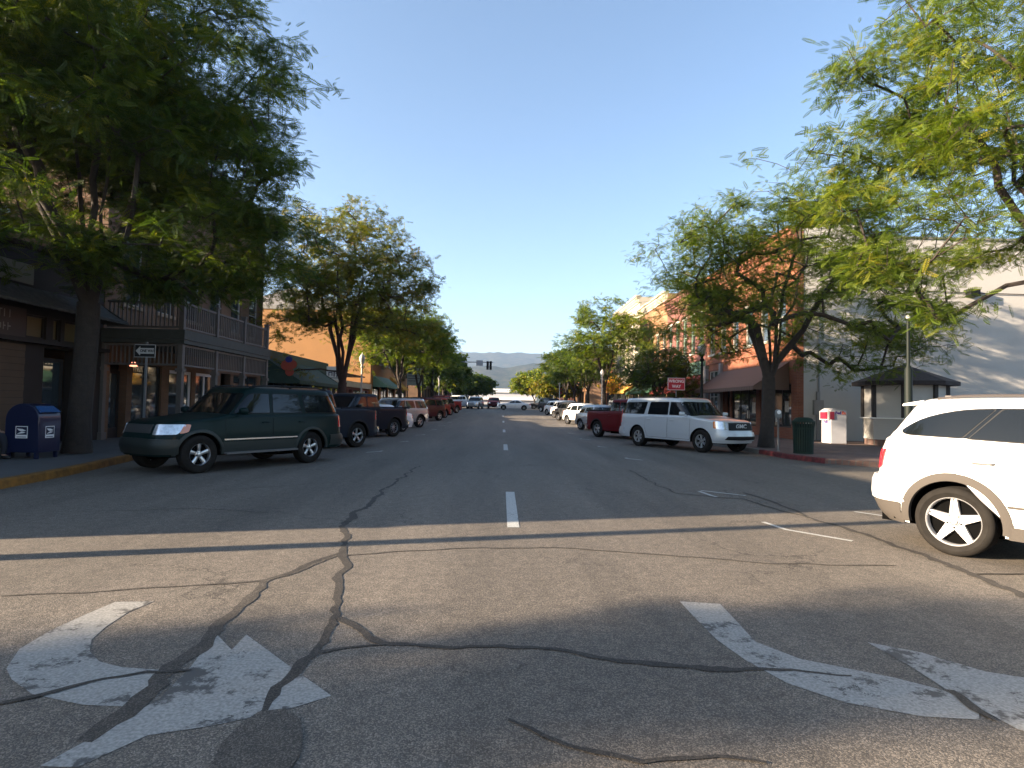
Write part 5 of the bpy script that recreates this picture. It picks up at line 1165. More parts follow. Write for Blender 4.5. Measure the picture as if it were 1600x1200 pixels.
    # ---- left foreground: single-storey shop
    base = (XL, 4.4, 0.14); o = empty('shop_building', base, 0, 'single-storey dark brown shop with tan shutter behind the mailbox', 'building')
    fr = Fr(base, (0, 1, 0), (1, 0, 0)); W = 14.95
    ops = [(1.0, 4.2, .6, 2.8), (4.8, 5.9, 0, 2.8), (6.6, 9.9, .6, 2.8), (12.55, 13.75, .02, 2.75), (11.9, 12.6, 2.98, 3.62), (12.85, 13.15, 2.98, 3.62), (13.3, 14.4, 2.98, 3.62)]
    mb = MB(); fr.wall(mb, 0, W, -.6, 5.5, ops, .3); mb.build('wall', wood_d, o)
    mb = MB(); fr.box(mb, 0, .3, -20, -.3, -.6, 4.99); fr.box(mb, W - .3, W, -20, -.3, -.6, 4.99); fr.box(mb, .3, W - .3, -20, -19.7, -.6, 4.99); mb.build('side_wall', brD, o)
    mb = MB(); fr.box(mb, .3, W - .3, -19.7, -.3, 4.4, 4.6); mb.build('roof', roofm, o)
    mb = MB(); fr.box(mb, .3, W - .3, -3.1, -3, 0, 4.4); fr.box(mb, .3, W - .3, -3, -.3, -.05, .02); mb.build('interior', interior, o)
    mb = MB(); fr.box(mb, 8.6, W - .02, -22, -6.2, 4.61, 8.4); mb.build('added_shade_block', brD, o)  # unseen block added above the roof to shade the long white SUV
    tanm = mat('tan_shutter', (0.10, 0.062, 0.038), .8, var=.1, vscale=2)
    mb = MB(); 
    for k in range(14): fr.box(mb, 10.0, 11.85, .003, .03 + .012 * (k % 2), .25 + .18 * k, .25 + .18 * k + .172)
    mb.build('shutter', tanm, o)
    for q in (ops[0], ops[2]): window(fr, o, *q, wood_d, 0, 2, sill=False)
    door(fr, o, 4.85, 5.85, 2.5, wood_d); door(fr, o, 12.6, 13.7, 2.5, wood_d, d=-.35)
    amb = mat('amber_transom_glass', (0.11, 0.075, 0.02), .4)
    for q in ops[4:]: window(fr, o, *q, wood_d, 0, 0, sill=False, gm=amb, name='transom_window', fw=.05)
    mb = MB(); fr.box(mb, 9.0, 11.75, .003, .10, 2.95, 3.72); sgn = mb.build('sign_board', mat('brown_sign', (.05, .03, .024), .6), o)
    mb = MB(); rd = random.Random(5); u = 10.2
    palem = mat('faded_lettering', (.20, .17, .15), .7)
    for row, z in ((0, 3.42), (1, 3.08)):
        u = 9.2 + row * .2
        while u < 11.3:   # faded, unreadable lettering
            w = rd.uniform(.07, .13); fr.box(mb, u, u + .025, .101, .106, z, z + .2); fr.box(mb, u + .025, u + w, .101, .106, z + rd.choice((0, .09, .17)), z + rd.choice((.03, .12, .2)) + .005) if rd.random() > .2 else None; u += w + .06
    mb.build('lettering', palem, sgn)
    mb = MB(); fr.box(mb, 0, W, .003, .28, 2.82, 2.93); mb.build('ledge', wood_d, o)
    awning(fr, o, 6.0, 14.8, 3.78, 4.35, .9, mat('weathered_grey_shingles', (.06, .062, .06), .9, var=.4, vscale=6), 'pent_roof', scallop=.08)
    mb = MB(); fr.box(mb, 8.0, 12.0, .003, .05, 4.42, 4.95); mb.build('cream_panel', cream, o)
    # ---- left: tan brick building with the veranda
    base = (XL, 19.4, 0.14); o = empty('brick_building', base, 0, 'tan brick building with a two-tier grey balcony over the pavement', 'building')
    fr = Fr(base, (0, 1, 0), (1, 0, 0)); W = 12.6; H = 10.7
    up = [(0.9 + 2.0 * k, 1.95 + 2.0 * k, 4.6, 6.9) for k in range(6)]
    sh = [(0.4, 1.3, 0, 2.6), (1.6, 3.4, .5, 2.6), (3.9, 5.6, .6, 2.5), (5.9, 7.6, .6, 2.5), (8.1, 9.1, 0, 2.6), (9.4, 12.2, .5, 2.6)]
    mb = MB(); fr.wall(mb, 0, W, -.6, H, up + sh, .3); mb.build('wall', brD, o)
    mb = MB(); fr.box(mb, W - .3, W, -16, -.3, -.6, H - .01); fr.box(mb, 0, W, -16.3, -16, -.6, H - .01); mb.build('side_wall', brD, o)
    sw = Fr((XL, 19.4, .14), (-1, 0, 0), (0, -1, 0)); sops = [(3.2, 4.1, 6.0, 7.6), (6.6, 7.5, 6.0, 7.6), (10, 10.9, 6, 7.6)]
    mb = MB(); sw.wall(mb, .3, 16.0, -.6, H - .01, sops, .3); mb.build('side_wall', brD, o)
    for q in sops: window(sw, o, *q, whitetrim, 1)
    mb = MB(); fr.box(mb, .3, W - .3, -16, -.3, 9.6, 9.8); mb.build('roof', roofm, o)
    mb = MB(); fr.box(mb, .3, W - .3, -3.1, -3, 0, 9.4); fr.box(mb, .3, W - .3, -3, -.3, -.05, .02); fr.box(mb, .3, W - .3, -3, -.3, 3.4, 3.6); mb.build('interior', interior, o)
    mb = MB(); cornice(fr, mb, 0, W, H, 1.0, .5); mb.build('cornice', mat('grey_brown_cornice', (.13, .10, .08), .7), o)
    for q in up: window(fr, o, *q, mat('grey_window_trim', (.34, .32, .30), .6), 1, lintel=mat('tan_stone', (.28, .2, .13), .8))
    lit = mat('lit_shop_window', (.5, .3, .1), .4, emit=(1.0, .55, .18), es=0.16)
    window(fr, o, *sh[1], wood_d, 0, 1, sill=False); bw = mat('white_shop_frame', (.7, .7, .72), .5)
    window(fr, o, *sh[2], bw, 0, 1, sill=False, fw=.12); window(fr, o, *sh[3], bw, 0, 1, sill=False, fw=.12); window(fr, o, *sh[5], wood_d, 0, 2, sill=False)
    door(fr, o, .42, 1.28, 2.3, wood_d, d=-.3); door(fr, o, 8.15, 9.05, 2.3, wood_d)
    mb = MB(); fr.box(mb, 1.75, 2.35, -.26, -.25, 1.35, 2.35); mb.build('lit_poster', lit, o)
    gp = mat('grey_veranda_paint', (.115, .10, .092), .65, var=.12, vscale=2)
    for y, d in ((0.02, 2.6), (2.3, 2.6), (4.6, 2.6), (6.9, 2.6), (0.02, .1)):
        mb = MB(); fr.box(mb, y - .08, y + .08, d - .16, d, 0, 3.15); fr.box(mb, y - .12, y + .12, d - .20, d + .04, 0, .25); fr.box(mb, y - .12, y + .12, d - .20, d + .04, 2.25, 2.36); mb.build('veranda_post', gp, o)
    mb = MB(); fr.box(mb, -.1, 7.0, .003, 2.66, 3.17, 3.3); fr.box(mb, -.12, 7.02, 2.5, 2.68, 3.31, 3.62); fr.box(mb, -.12, .04, .003, 2.5, 3.31, 3.62); fr.box(mb, -.1, 7.0, .003, 2.5, 3.5, 3.56); mb.build('veranda_floor', mat('green_grey_beam', (.05, .056, .052), .7, var=.2), o)
    def balus(u0, u1, d, za, zb, nm, n, cross=False):
        mb = MB(); fr.box(mb, u0, u1, d - .05, d + .03, zb - .07, zb); fr.box(mb, u0, u1, d - .04, d + .02, za, za + .06)
        for k in range(n): u = u0 + (k + .5) * (u1 - u0) / n; fr.box(mb, u - .018, u + .018, d - .03, d + .006, za + .06, zb - .07)
        mb.build(nm, gp, o)
    def balus_x(d0, d1, u, za, zb, nm, n):
        mb = MB(); fr.box(mb, u - .04, u + .04, d0, d1, zb - .07, zb); fr.box(mb, u - .03, u + .03, d0, d1, za, za + .06)
        for k in range(n): d = d0 + (k + .5) * (d1 - d0) / n; fr.box(mb, u - .018, u + .018, d - .02, d + .02, za + .06, zb - .07)
        mb.build(nm, gp, o)
    for k in range(3):
        balus(.12 + 2.3 * k, 2.2 + 2.3 * k, 2.53, 3.68, 4.55, 'balustrade', 15); balus(.12 + 2.3 * k, 2.2 + 2.3 * k, 2.53, 2.45, 3.15, 'frieze', 15)
    balus_x(.1, 2.42, .02, 3.68, 4.55, 'balustrade', 17); balus_x(.1, 2.42, .02, 2.45, 3.15, 'frieze', 17)
    for k, y in enumerate((0.02, 2.3, 4.6, 6.9)):
        mb = MB(); fr.box(mb, y - .07, y + .07, 2.44, 2.6, 3.63, 4.68); fr.box(mb, y - .1, y + .1, 2.41, 2.63, 4.68, 4.74); mb.build('newel', gp, o)
    mb = MB(); mb.lathe([(0, 0), (.12, .02), (.05, .16), (0, .17)], 12, None); 
    for i in range(len(mb.v)): v = mb.v[i]; mb.v[i] = (v[0] - 12.3, v[1] + 19.9, v[2] + 2.55)
    mb.build('pendant_lamp', mat('lit_red_lamp', (.6, .1, .05), .4, emit=(1, .35, .2), es=0.5), o)
    # ---- left: green low building with emblem awning
    base = (XL, 32.1, gz(32) + .14); o = empty('shop_building', base, 0, 'low dark green shop with a red emblem on its awning', 'building')
    fr = Fr(base, (0, 1, 0), (1, 0, 0)); W = 12.2
    ops = [(.5, 3.4, .5, 2.5), (3.8, 4.8, 0, 2.5), (5.3, 8.2, .5, 2.5), (8.6, 11.6, .5, 2.5)]; shell(fr, o, 0, W, 4.2, 9, ops, grn)
    for q in (ops[0], ops[2], ops[3]): window(fr, o, *q, wood_d, 0, 1, sill=False)
    door(fr, o, 3.85, 4.75, 2.4, wood_d)
    a = awning(fr, o, .4, 9.0, 2.5, 3.7, 1.9, mat('dark_green_canvas', (.035, .06, .045), .9, var=.2))
    e = MB(); ef = Fr((XL + 2.2, 32.4, gz(32) + .14), (1, 0, 0), (0, -1, 0))
    for cx_, cz_, r_ in ((-1.0, 3.3, .28), (-.65, 3.35, .24), (-.8, 2.95, .24)):
        e.add([ef.p(cx_, .02 + cx_ * .01, cz_)] + [ef.p(cx_ + r_ * math.cos(t), .02 + cx_ * .01, cz_ + r_ * math.sin(t)) for t in [2 * PI * k / 16 for k in range(16)]], [(0, k + 1, (k + 1) % 16 + 1) for k in range(16)])
    e.slot = 1; e.add([ef.p(-.85, .035, 3.62)] + [ef.p(-.85 + .2 * math.cos(t), .035, 3.62 + .17 * math.sin(t)) for t in [2 * PI * k / 16 for k in range(16)]], [(0, k + 1, (k + 1) % 16 + 1) for k in range(16)])
    e.build('emblem', [mat('orange_red_emblem', (.40, .07, .04), .6), mat('blue_emblem', (.03, .04, .22), .6)], o)
    mb = MB(); 
    q = (XL + 1.2, 41.5); mb.box(q[0] - .5, q[0] + .55, q[1], q[1] + .5, 3.05, 4.0); sb = mb.build('sign_box', whitep, o)
    mb = MB()
    for k, (u, z, w, h) in enumerate(((-.36, 3.55, .28, .06), (-.36, 3.35, .06, .26), (-.14, 3.35, .06, .2), (.0, 3.3, .08, .35), (.14, 3.5, .22, .06), (.2, 3.25, .05, .3), (.34, 3.3, .05, .24), (-.3, 3.18, .6, .04))): mb.box(q[0] + u, q[0] + u + w, q[1] - .008, q[1] - .002, z, z + h)
    mb.build('lettering', mat('dark_purple_letters', (.05, .03, .08), .5), sb)
    # ---- left: low shop with red awning, orange building behind
    base = (XL, 44.4, gz(44.4) + .14); o = empty('shop_building', base, 0, 'low shop with a red awning and white fascia in front of the orange wall', 'building')
    fr = Fr(base, (0, 1, 0), (1, 0, 0)); ops = [(.5, 5.5, .5, 2.3), (5.9, 7.0, 0, 2.3), (7.5, 12.8, .5, 2.3)]; shell(fr, o, 0, 13.4, 2.95, 12, ops, brB, roof_drop=.2)
    for q in (ops[0], ops[2]): window(fr, o, *q, wood_d, 0, 3, sill=False)
    door(fr, o, 5.95, 6.95, 2.2, wood_d)
    mb = MB(); fr.box(mb, -.05, 13.45, .003, .25, 2.5, 2.98); fr2 = Fr(base, (-1, 0, 0), (0, -1, 0)); fr2.box(mb, -.25, 10, .003, .2, 2.5, 2.98); mb.build('fascia', whitetrim, o)
    awning(fr2, o, -1.2, 5, 3.0, 3.45, .5, redaw, scallop=.05)
    base = (XL + .1, 58.0, gz(58) + .14); o = empty('stucco_building', base, 0, 'tall building with a broad blank orange wall behind the yellowing tree', 'building')
    fr = Fr(base, (0, 1, 0), (1, 0, 0)); ups = [(1.2 + 2.6 * k, 2.4 + 2.6 * k, 5, 7) for k in range(8)]; ops = [(1 + 4.2 * k, 4.4 + 4.2 * k, .5, 2.8) for k in range(5)]
    shell(fr, o, 0, 22, 10.0, 24, ups + ops, orange)
    for q in ups: window(fr, o, *q, whitetrim, 1)
    for q in ops: window(fr, o, *q, wood_d, 0, 2, sill=False)
    sw = Fr(base, (-1, 0, 0), (0, -1, 0)); mb = MB(); sw.box(mb, 0, 24, .003, .1, 9.95, 10.25); mb.build('coping', concrete, o)
    mb = MB(); pts = [(2, 10.26), (14, 10.26), (8, 12.2)]; mb.prism(pts, lambda p: sw.p(p[0], -.5, p[1]), lambda p: sw.p(p[0], -18, p[1])); mb.build('gable_roof', mat('grey_metal_roof', (.22, .21, .20), .6), o)
    awning(fr, o, 10, 14.0, 2.7, 4.0, 1.5, MATS['yellow_canvas']); awning(fr, o, 1, 9, 2.7, 3.7, 1.4, grnf)
    for y0, y1, H, m, l in ((96, 118, 5.6, brD, 'tan shop row beyond the crossing, left side'), (118.1, 150, 4.8, brA, 'long low brick row far down the left side')):
        block('shop_row', l, y0, y1, H, m, (3.6, 4.6, 5, 1.2), 1, None, None, -1, X=XL)
    # ---- hall closing the street
    z = gz(160); o = empty('hall_building', (0, 160, z), 0, 'low white-roofed hall closing the far end of the street', 'building')
    mb = MB(); mb.box(-9, 9, 160, 176, z - 1, z + 3.3); mb.build('wall', mat('grey_hall_wall', (.4, .4, .42), .8), o)
    mb = MB(); mb.box(-9.4, 9.4, 159.6, 176.4, z + 3.31, z + 4.3); mb.box(-9.2, 9.2, 159.4, 159.99, z + 1.3, z + 1.9); rf = mb.build('fascia', whitep, o)
    mb = MB(); [mb.box(x, x + w, 159.56, 159.598, z + 3.6, z + 4.0) for x, w in ((-2.9, .5), (-2.2, .35), (-1.7, .5), (1.2, .4), (1.8, .35), (2.3, .45), (-4.6, .5))]; mb.build('lettering', mat('faded_grey_letters', (.4, .4, .42), .6), rf)
    # background blocks to the sides, behind the camera
    for i, (x, y, w, d, h, m, l) in enumerate(((-22, -22, 18, 12, 5.2, brB, 'brick building behind the viewpoint on the left'), (24, -24, 16, 20, 6, white, 'pale building behind the viewpoint on the right'))):
        o = empty('brick_building' if i == 0 else 'masonry_building', (x, y, .14), 0, l, 'building'); mb = MB(); mb.box(x - w / 2, x + w / 2, y - d / 2, y + d / 2, 0, h); mb.build('wall', m, o); mb = MB(); mb.box(x - w / 2 - .2, x + w / 2 + .2, y - d / 2 - .2, y + d / 2 + .2, h + .003, h + .3); mb.build('cornice', whitetrim, o)

# ================================================================ street furniture
postm = mat('dark_green_iron', (0.008, 0.012, 0.010), 0.6, spec=.2); galv = mat('galvanised_steel', (0.16, 0.165, 0.17), 0.5, 0.4); globe = mat('milk_glass', (0.42, 0.42, 0.40), 0.25, spec=0.7)
def lamp(x, y, label, pm=None, h=4.25, group='street lamps'):
    z = gz(y) + .146; o = empty('street_lamp', (x, y, z), 0, label, 'street lamp', group); pm = pm or postm
    m = MB(); m.lathe([(0, 0), (.20, 0), (.20, .10), (.16, .14), (.14, .5), (.11, .62), (.085, .68), (.075, .8), (.055, h - .9), (.05, h - .72), (.09, h - .68), (.10, h - .6), (.065, h - .56), (.07, h - .46), (.12, h - .42), (.12, h - .38), (0, h - .38)], 16); 
    m.build('pole', pm, o, True, 40)
    m = MB(); m.lathe([(0.09, h - .38), (.15, h - .28), (.19, h - .12), (.185, h - .02), (.13, h + .10), (.10, h + .13)], 20); m.build('globe', globe, o, True, 50)
    m = MB(); m.lathe([(.12, h + .10), (.125, h + .13), (.07, h + .19), (.025, h + .22), (.02, h + .30), (0, h + .32)], 16); m.build('finial', pm if pm is postm else globe, o, True, 40)
    return o
def pole_lamp(x, y):
    z = .146; o = empty('steel_pole', (x, y, z), 0, 'thin dark pole rising in front of the kiosk roof', 'pole')
    m = MB(); m.lathe([(0, 0), (.14, 0), (.14, .06), (.085, .12), (.08, 2.35), (.04, 2.45), (.035, 3.55), (0, 3.56)], 12); m.build('shaft', postm, o, True, 40)
    m = MB(); m.lathe([(0, 3.50), (.05, 3.54), (.04, 3.60), (0, 3.62)], 12); m.build('cap', globe, o, True, 40)
def label_poly(mb, pts, fn): mb.add([fn(*p) for p in pts], [tuple(range(len(pts)))])
def make_furniture():
    lamp(9.15, 27.0, 'dark lamp post with a white globe beside the wrong way sign'); pole_lamp(9.3, 13.4)
    pale = mat('pale_painted_pole', (.45, .42, .38), .5)
    lamp(9.2, 54.5, 'slim pale lamp post in the right row of trees', pale); lamp(-9.25, 39.0, 'grey lamp post with a white globe before the orange wall', pale); lamp(-9.2, 86, 'white globe lamp by the left far crossing', pale); lamp(9.3, 96, 'lamp post among the trees beyond the right far crossing', pale)
    # WRONG WAY
    z = gz(33) + .146; o = empty('wrong_way_sign', (9.75, 33, z), 0, 'red WRONG WAY sign on a thin post', 'road sign')
    m = MB(); m.box(9.72, 9.78, 33.02, 33.06, z, z + 3.1); m.build('post', galv, o)
    m = MB(); m.box(9.27, 10.23, 33.0, 33.015, z + 2.37, z + 3.05); pl = m.build('plate', whitep, o); pass
    m = MB(); m.box(9.295, 10.205, 32.994, 32.999, z + 2.395, z + 3.025); m.build('red_field', redp, pl)
    for t, dz in (('WRONG', 2.86), ('WAY', 2.57)): text_obj('lettering', t, .235, whitep, pl, (9.75 - 9.75, 32.990 - 33, dz), (R(90), 0, 0), .006, .92)
    # ONE WAY
    dimw = mat('shaded_white_sign', (.42, .42, .42), .6)  # sign white greyed, the shade on it put into the colour
    x, y = -9.4, 15.7; z = .146; o = empty('one_way_sign', (x, y, z), 0, 'black and white ONE WAY arrow sign above the pavement on the left', 'road sign')
    m = MB(); m.box(x - .025, x + .025, y + .02, y + .06, z, z + 2.85); m.build('post', galv, o)
    m = MB(); m.box(x - .29, x + .25, y, y + .012, z + 2.44, z + 2.78); pl = m.build('plate', dimw, o)
    m = MB(); m.box(x - .28, x + .24, y - .006, y - .001, z + 2.455, z + 2.765); m.build('black_field', blackm, pl)
    m = MB(); label_poly(m, [(-.26, 2.61), (-.14, 2.735), (-.14, 2.685), (.22, 2.685), (.22, 2.535), (-.14, 2.535), (-.14, 2.485)], lambda a, b: (x + a, y - .009, z + b)); m.build('arrow', dimw, pl)
    text_obj('lettering', 'ONE WAY', .105, blackm, pl, (.05, -.012, 2.61), (R(90), 0, 0), .003, .78)
    # mailbox
    bl = mat('postal_blue', (.003, .007, .036), .4, coat=.3); x, y = -10.35, 13.3; z = .146
    o = empty('mailbox', (x, y, z), 0, 'blue street mailbox with white eagle labels', 'mailbox')
    m = MB(); w, d = .32, .36; prof = [(-d, .14), (-d, .86)] + [(-d * math.cos(t), .86 + .34 * math.sin(t)) for t in [PI * k / 14 for k in range(1, 14)]] + [(d, .86), (d, .14)]
    m.prism(prof, lambda p: (x + p[0], y - w, z + p[1]), lambda p: (x + p[0], y + w, z + p[1])); m.build('body', bl, o, smooth=30, bevel=.012)
    for sx in (-1, 1):
        for sy in (-1, 1): m = MB(); m.box(x + sx * .3 - .03, x + sx * .3 + .03, y + sy * .27 - .03, y + sy * .27 + .03, z, z + .14); m.build('leg', bl, o)
    m = MB(); m.add([(x + .31, y - .26, z + 1.0), (x + .31, y + .26, z + 1.0), (x + .40, y + .26, z + 1.02), (x + .40, y - .26, z + 1.02), (x + .22, y - .26, z + 1.15), (x + .22, y + .26, z + 1.15)], [(0, 1, 2, 3), (3, 2, 5, 4), (0, 3, 4), (1, 5, 2)]); m.build('hood', mat('postal_blue_lid', (.03, .10, .26), .3), o)
    def eagle(fn):
        m = MB(); label_poly(m, [(-.13, 0), (.13, 0), (.13, .26), (-.13, .26)], lambda a, b: fn(a, b, .002))
        m.slot = 1; label_poly(m, [(-.115, .075), (.115, .075), (.115, .245), (-.115, .245)], lambda a, b: fn(a, b, .004)); m.slot = 0
        label_poly(m, [(-.10, .21), (.02, .20), (.10, .165), (.03, .15), (-.03, .155), (-.06, .17)], lambda a, b: fn(a, b, .006)); label_poly(m, [(-.10, .09), (.0, .145), (.09, .13), (.04, .11)], lambda a, b: fn(a, b, .006))
        m.slot = 1; label_poly(m, [(-.10, .02), (.10, .02), (.10, .035), (-.10, .035)], lambda a, b: fn(a, b, .004)); m.build('label', [whitep, bl], o)
    eagle(lambda a, b, e: (x + a, y - w - e, z + .45 + b)); eagle(lambda a, b, e: (x + d + e, y + a, z + .45 + b))
    # parking meters
    def meter(x, y, lab):
        z = gz(y) + .146; o = empty('parking_meter', (x, y, z), 0, lab, 'parking meter', 'parking meters'); m = MB(); m.lathe([(.05, 0), (.05, .03), (.03, .05), (.03, 1.05), (.045, 1.07), (.045, 1.12)], 10, cap=True); m.build('pole', galv, o, True, 40)
        m = MB(); pr = [(-.08, 1.12), (.08, 1.12), (.095, 1.22), (.095, 1.30)] + [(.095 * math.cos(t), 1.30 + .11 * math.sin(t)) for t in [PI * k / 8 for k in range(1, 8)]] + [(-.095, 1.30), (-.095, 1.22)]
        m.prism(pr, lambda p: (p[0], -.055, p[1]), lambda p: (p[0], .055, p[1])); m.build('head', mat('grey_meter', (.16, .17, .17), .4, .5), o, True, 40, bevel=.008)
        m = MB(); label_poly(m, [(.07 * math.cos(t), 1.31 + .07 * math.sin(t)) for t in [2 * PI * k / 14 for k in range(14)]], lambda a, b: (a, -.058, b)); m.build('dial', whitep, o, True)
    meter(9.35, 19.9, 'parking meter by the red kerb, left of the green bin'); meter(9.35, 26.0, 'parking meter hidden behind the long white SUV nose'); meter(-9.3, 20.5, 'parking meter beyond the dark green SUV')
    # trash can
    x, y = 9.72, 18.95; z = .146; tg = mat('green_slats', (.008, .022, .015), .6, spec=.25); o = empty('trash_can', (x, y, z), 0, 'dark green slatted litter bin at the red kerb', 'litter bin')
    m = MB(); m.lathe([(0, .06), (.25, .06), (.27, .9), (.27, .95)], 24); m.build('liner', darkm, o, True, 40)
    m = MB()
    for k in range(26):
        a = 2 * PI * k / 26; ca, sa = math.cos(a), math.sin(a); V = []
        for (r, zz) in ((.275, .03), (.295, .55), (.305, .82), (.335, 1.0)):
            for s in (-1, 1): V.append((r * ca - s * .026 * sa, r * sa + s * .026 * ca, zz)); V.append(((r + .014) * ca - s * .026 * sa, (r + .014) * sa + s * .026 * ca, zz))
        m.add(V, [(i * 4 + a_, i * 4 + b_, i * 4 + 4 + b_, i * 4 + 4 + a_) for i in range(3) for a_, b_ in ((0, 1), (1, 3), (3, 2), (2, 0))])
    m.build('slats', tg, o, True)
    m = MB(); [m.lathe([(r, zz), (r + .025, zz), (r + .025, zz + .05), (r, zz + .05), (r, zz)], 28) for r, zz in ((.275, 0.0), (.29, .78), (.325, 1.0))]; m.build('hoop', tg, o, True, 40)
    m = MB(); m.lathe([(.33, 1.03), (.25, 1.13), (.16, 1.16), (.16, 1.13)], 24); m.build('lid', tg, o, True, 40)
    # parcel drop box
    x0, x1, y0, y1 = 14.12, 14.80, 25.2, 25.95; z = .146; o = empty('parcel_drop_box', ((x0 + x1) / 2, (y0 + y1) / 2, z), 0, 'white FedEx drop box against the pale wall', 'drop box')
    wb = mat('white_box_paint', (.40, .40, .42), .45, var=.05); m = MB(); m.box(x0, x1, y0, y1, z, z + 1.22); m.prism([(x0 - .02, 1.22), (x1 + .02, 1.22), (x1 + .02, 1.42), (x0 + .12, 1.50), (x0 - .02, 1.42)], lambda p: (p[0], y0 - .02, z + p[1]), lambda p: (p[0], y1 + .02, z + p[1])); m.build('body', wb, o, bevel=.015)
    m = MB(); m.box(x0 - .10, x0 - .015, y0 + .02, y1 - .02, z + 1.0, z + 1.38); m.build('hood', wb, o)
    m = MB(); m.box(x0 - .055, x0 + .13, y0 - .035, y0 - .022, z + 1.03, z + 1.36); m.build('red_label', mat('drop_box_red', (.22, .01, .03), .5), o); m = MB(); m.box(x0 - .112, x0 - .102, y0 + .08, y1 - .08, z + 1.04, z + 1.34); m.build('red_label', MATS['drop_box_red'], o)
    cxo = Vector(((x0 + x1) / 2, (y0 + y1) / 2, z)); purple = mat('purple_letters', (.05, .015, .14), .5); orl = mat('orange_letters', (.6, .10, .05), .5)
    text_obj('lettering', 'Fed', .17, purple, o, Vector((x0 + .30, y0 - .026, z + 1.31)) - cxo, (R(90), 0, 0), .008); text_obj('lettering', 'Ex', .17, orl, o, Vector((x0 + .545, y0 - .026, z + 1.31)) - cxo, (R(90), 0, 0), .008)
    text_obj('lettering', 'FedEx', .16, purple, o, Vector((x0 - .006, y0 + .375, z + .92)) - cxo, (R(90), 0, -R(90)), .006)
    m = MB(); m.box(x0 - .012, x0 - .003, y0 + .12, y1 - .12, z + .25, z + .78); m.build('door', wb, o, bevel=.006)
    # kiosk
    X, Y = 16.95, 24.7; z = .146; o = empty('kiosk', (X, Y, z), 0, 'small kiosk with dark hipped roof and white panels, beside the pale wall', 'kiosk')
    dk = mat('dark_kiosk_trim', (.03, .025, .024), .7); wp = mat('kiosk_white_panel', (.42, .41, .39), .5); clap = mat('kiosk_clapboard', (.36, .35, .33), .6)
    a0 = math.atan2(-Y, -X)
    def octo(r, c=0): return [(r * math.cos(a0 + PI / 4 * k), r * math.sin(a0 + PI / 4 * k)) for k in range(8)]
    pw = octo(1.5)
    m = MB()
    for k in range(9): m.prism(octo(1.5 + .012 * ((k + 1) % 2)), lambda p, k=k: (X + p[0], Y + p[1], z + .25 + .095 * k), lambda p, k=k: (X + p[0], Y + p[1], z + .25 + .095 * (k + 1) - .002))
    m.build('clapboard', clap, o)
    m = MB(); m.prism(octo(1.47), lambda p: (X + p[0], Y + p[1], z), lambda p: (X + p[0], Y + p[1], z + .248)); m.build('plinth', MATS['paving_brick'], o)
    m = MB(); m.prism(octo(1.62), lambda p: (X + p[0], Y + p[1], z + 1.11), lambda p: (X + p[0], Y + p[1], z + 1.16)); m.build('counter', whitep, o)
    for i in range(8):
        a, b = Vector((*pw[i], 0)), Vector((*pw[(i + 1) % 8], 0)); n_ = (b - a).cross(Vector((0, 0, 1))).normalized(); dirv = (b - a).normalized(); L = (b - a).length
        m = MB(); q0, q1 = a + dirv * .09, b - dirv * .09; m.add([Vector((X, Y, z)) + q + Vector((0, 0, zz)) + n_ * dd for dd in (-.07, -.03) for q in (q0, q1) for zz in (1.17, 2.5)], [(0, 1, 3, 2), (4, 6, 7, 5), (0, 4, 5, 1), (2, 3, 7, 6), (0, 2, 6, 4), (1, 5, 7, 3)]); m.build('panel', wp, o)
        m = MB(); m.tube([Vector((X, Y, z + 1.16)) + a * .985, Vector((X, Y, z + 2.52)) + a * .985], .10, 4); m.build('post', dk, o)
    m = MB(); r0 = octo(1.92); V = [(X + p[0], Y + p[1], z + 2.50) for p in r0] + [(X + p[0], Y + p[1], z + 2.66) for p in r0] + [(X, Y, z + 3.42)]
    m.add(V, [(i, (i + 1) % 8, 8 + (i + 1) % 8, 8 + i) for i in range(8)] + [(8 + i, 8 + (i + 1) % 8, 16) for i in range(8)] + [tuple(range(8))]); m.build('roof', mat('kiosk_shingles', (.035, .028, .028), .9, var=.4, vscale=9), o)
    # oval shop sign
    x, y = 12.9, 40.9; z = gz(y) + .146; o = empty('oval_shop_sign', (x, y, z), 0, 'dark green oval sign with pale lettering sticking out over the pavement', 'shop sign')
    m = MB(); el = [(.62 * math.cos(t), .82 * math.sin(t)) for t in [2 * PI * k / 36 for k in range(36)]]
    m.prism(el, lambda p: (x - .5 + p[0], y, z + 4.2 + p[1]), lambda p: (x - .5 + p[0], y + .12, z + 4.2 + p[1])); b = m.build('board', mat('oval_dark_green', (.02, .04, .03), .5), o)
    m = MB(); V = []; 
    for s in (.84, .78):
        V += [(x - .5 + p[0] * s, y - .004, z + 4.2 + p[1] * s) for p in el]
    m.add(V, [(i, (i + 1) % 36, 36 + (i + 1) % 36, 36 + i) for i in range(36)]); m.build('ring', whitep, b)
    m = MB(); rd = random.Random(3)
    for zz, n_ in ((4.45, 5), (4.15, 6), (3.85, 4)):
        for k in range(n_): u = -.36 + .72 * (k + .2) / n_; m.box(x - .5 + u, x - .5 + u + .035, y - .007, y - .002, z + zz, z + zz + .17); m.box(x - .5 + u + .035, x - .5 + u + .08, y - .007, y - .002, z + zz + rd.choice((0, .07, .14)), z + zz + rd.choice((0, .07, .14)) + .03)
    m.build('lettering', whitep, b)
    m = MB(); m.tube([(x + .9, y + .06, z + 5.1), (x - .6, y + .06, z + 5.1)], .03, 6); m.tube([(x - .5, y + .06, z + 5.1), (x - .5, y + .06, z + 4.95)], .02, 6); m.build('bracket', postm, o)
    x, y = 12.6, 44.6; z = gz(y) + .146; o = empty('shop_sign', (x, y, z), 0, 'flat dark oval sign above the green fascia, higher than the round one', 'shop sign')
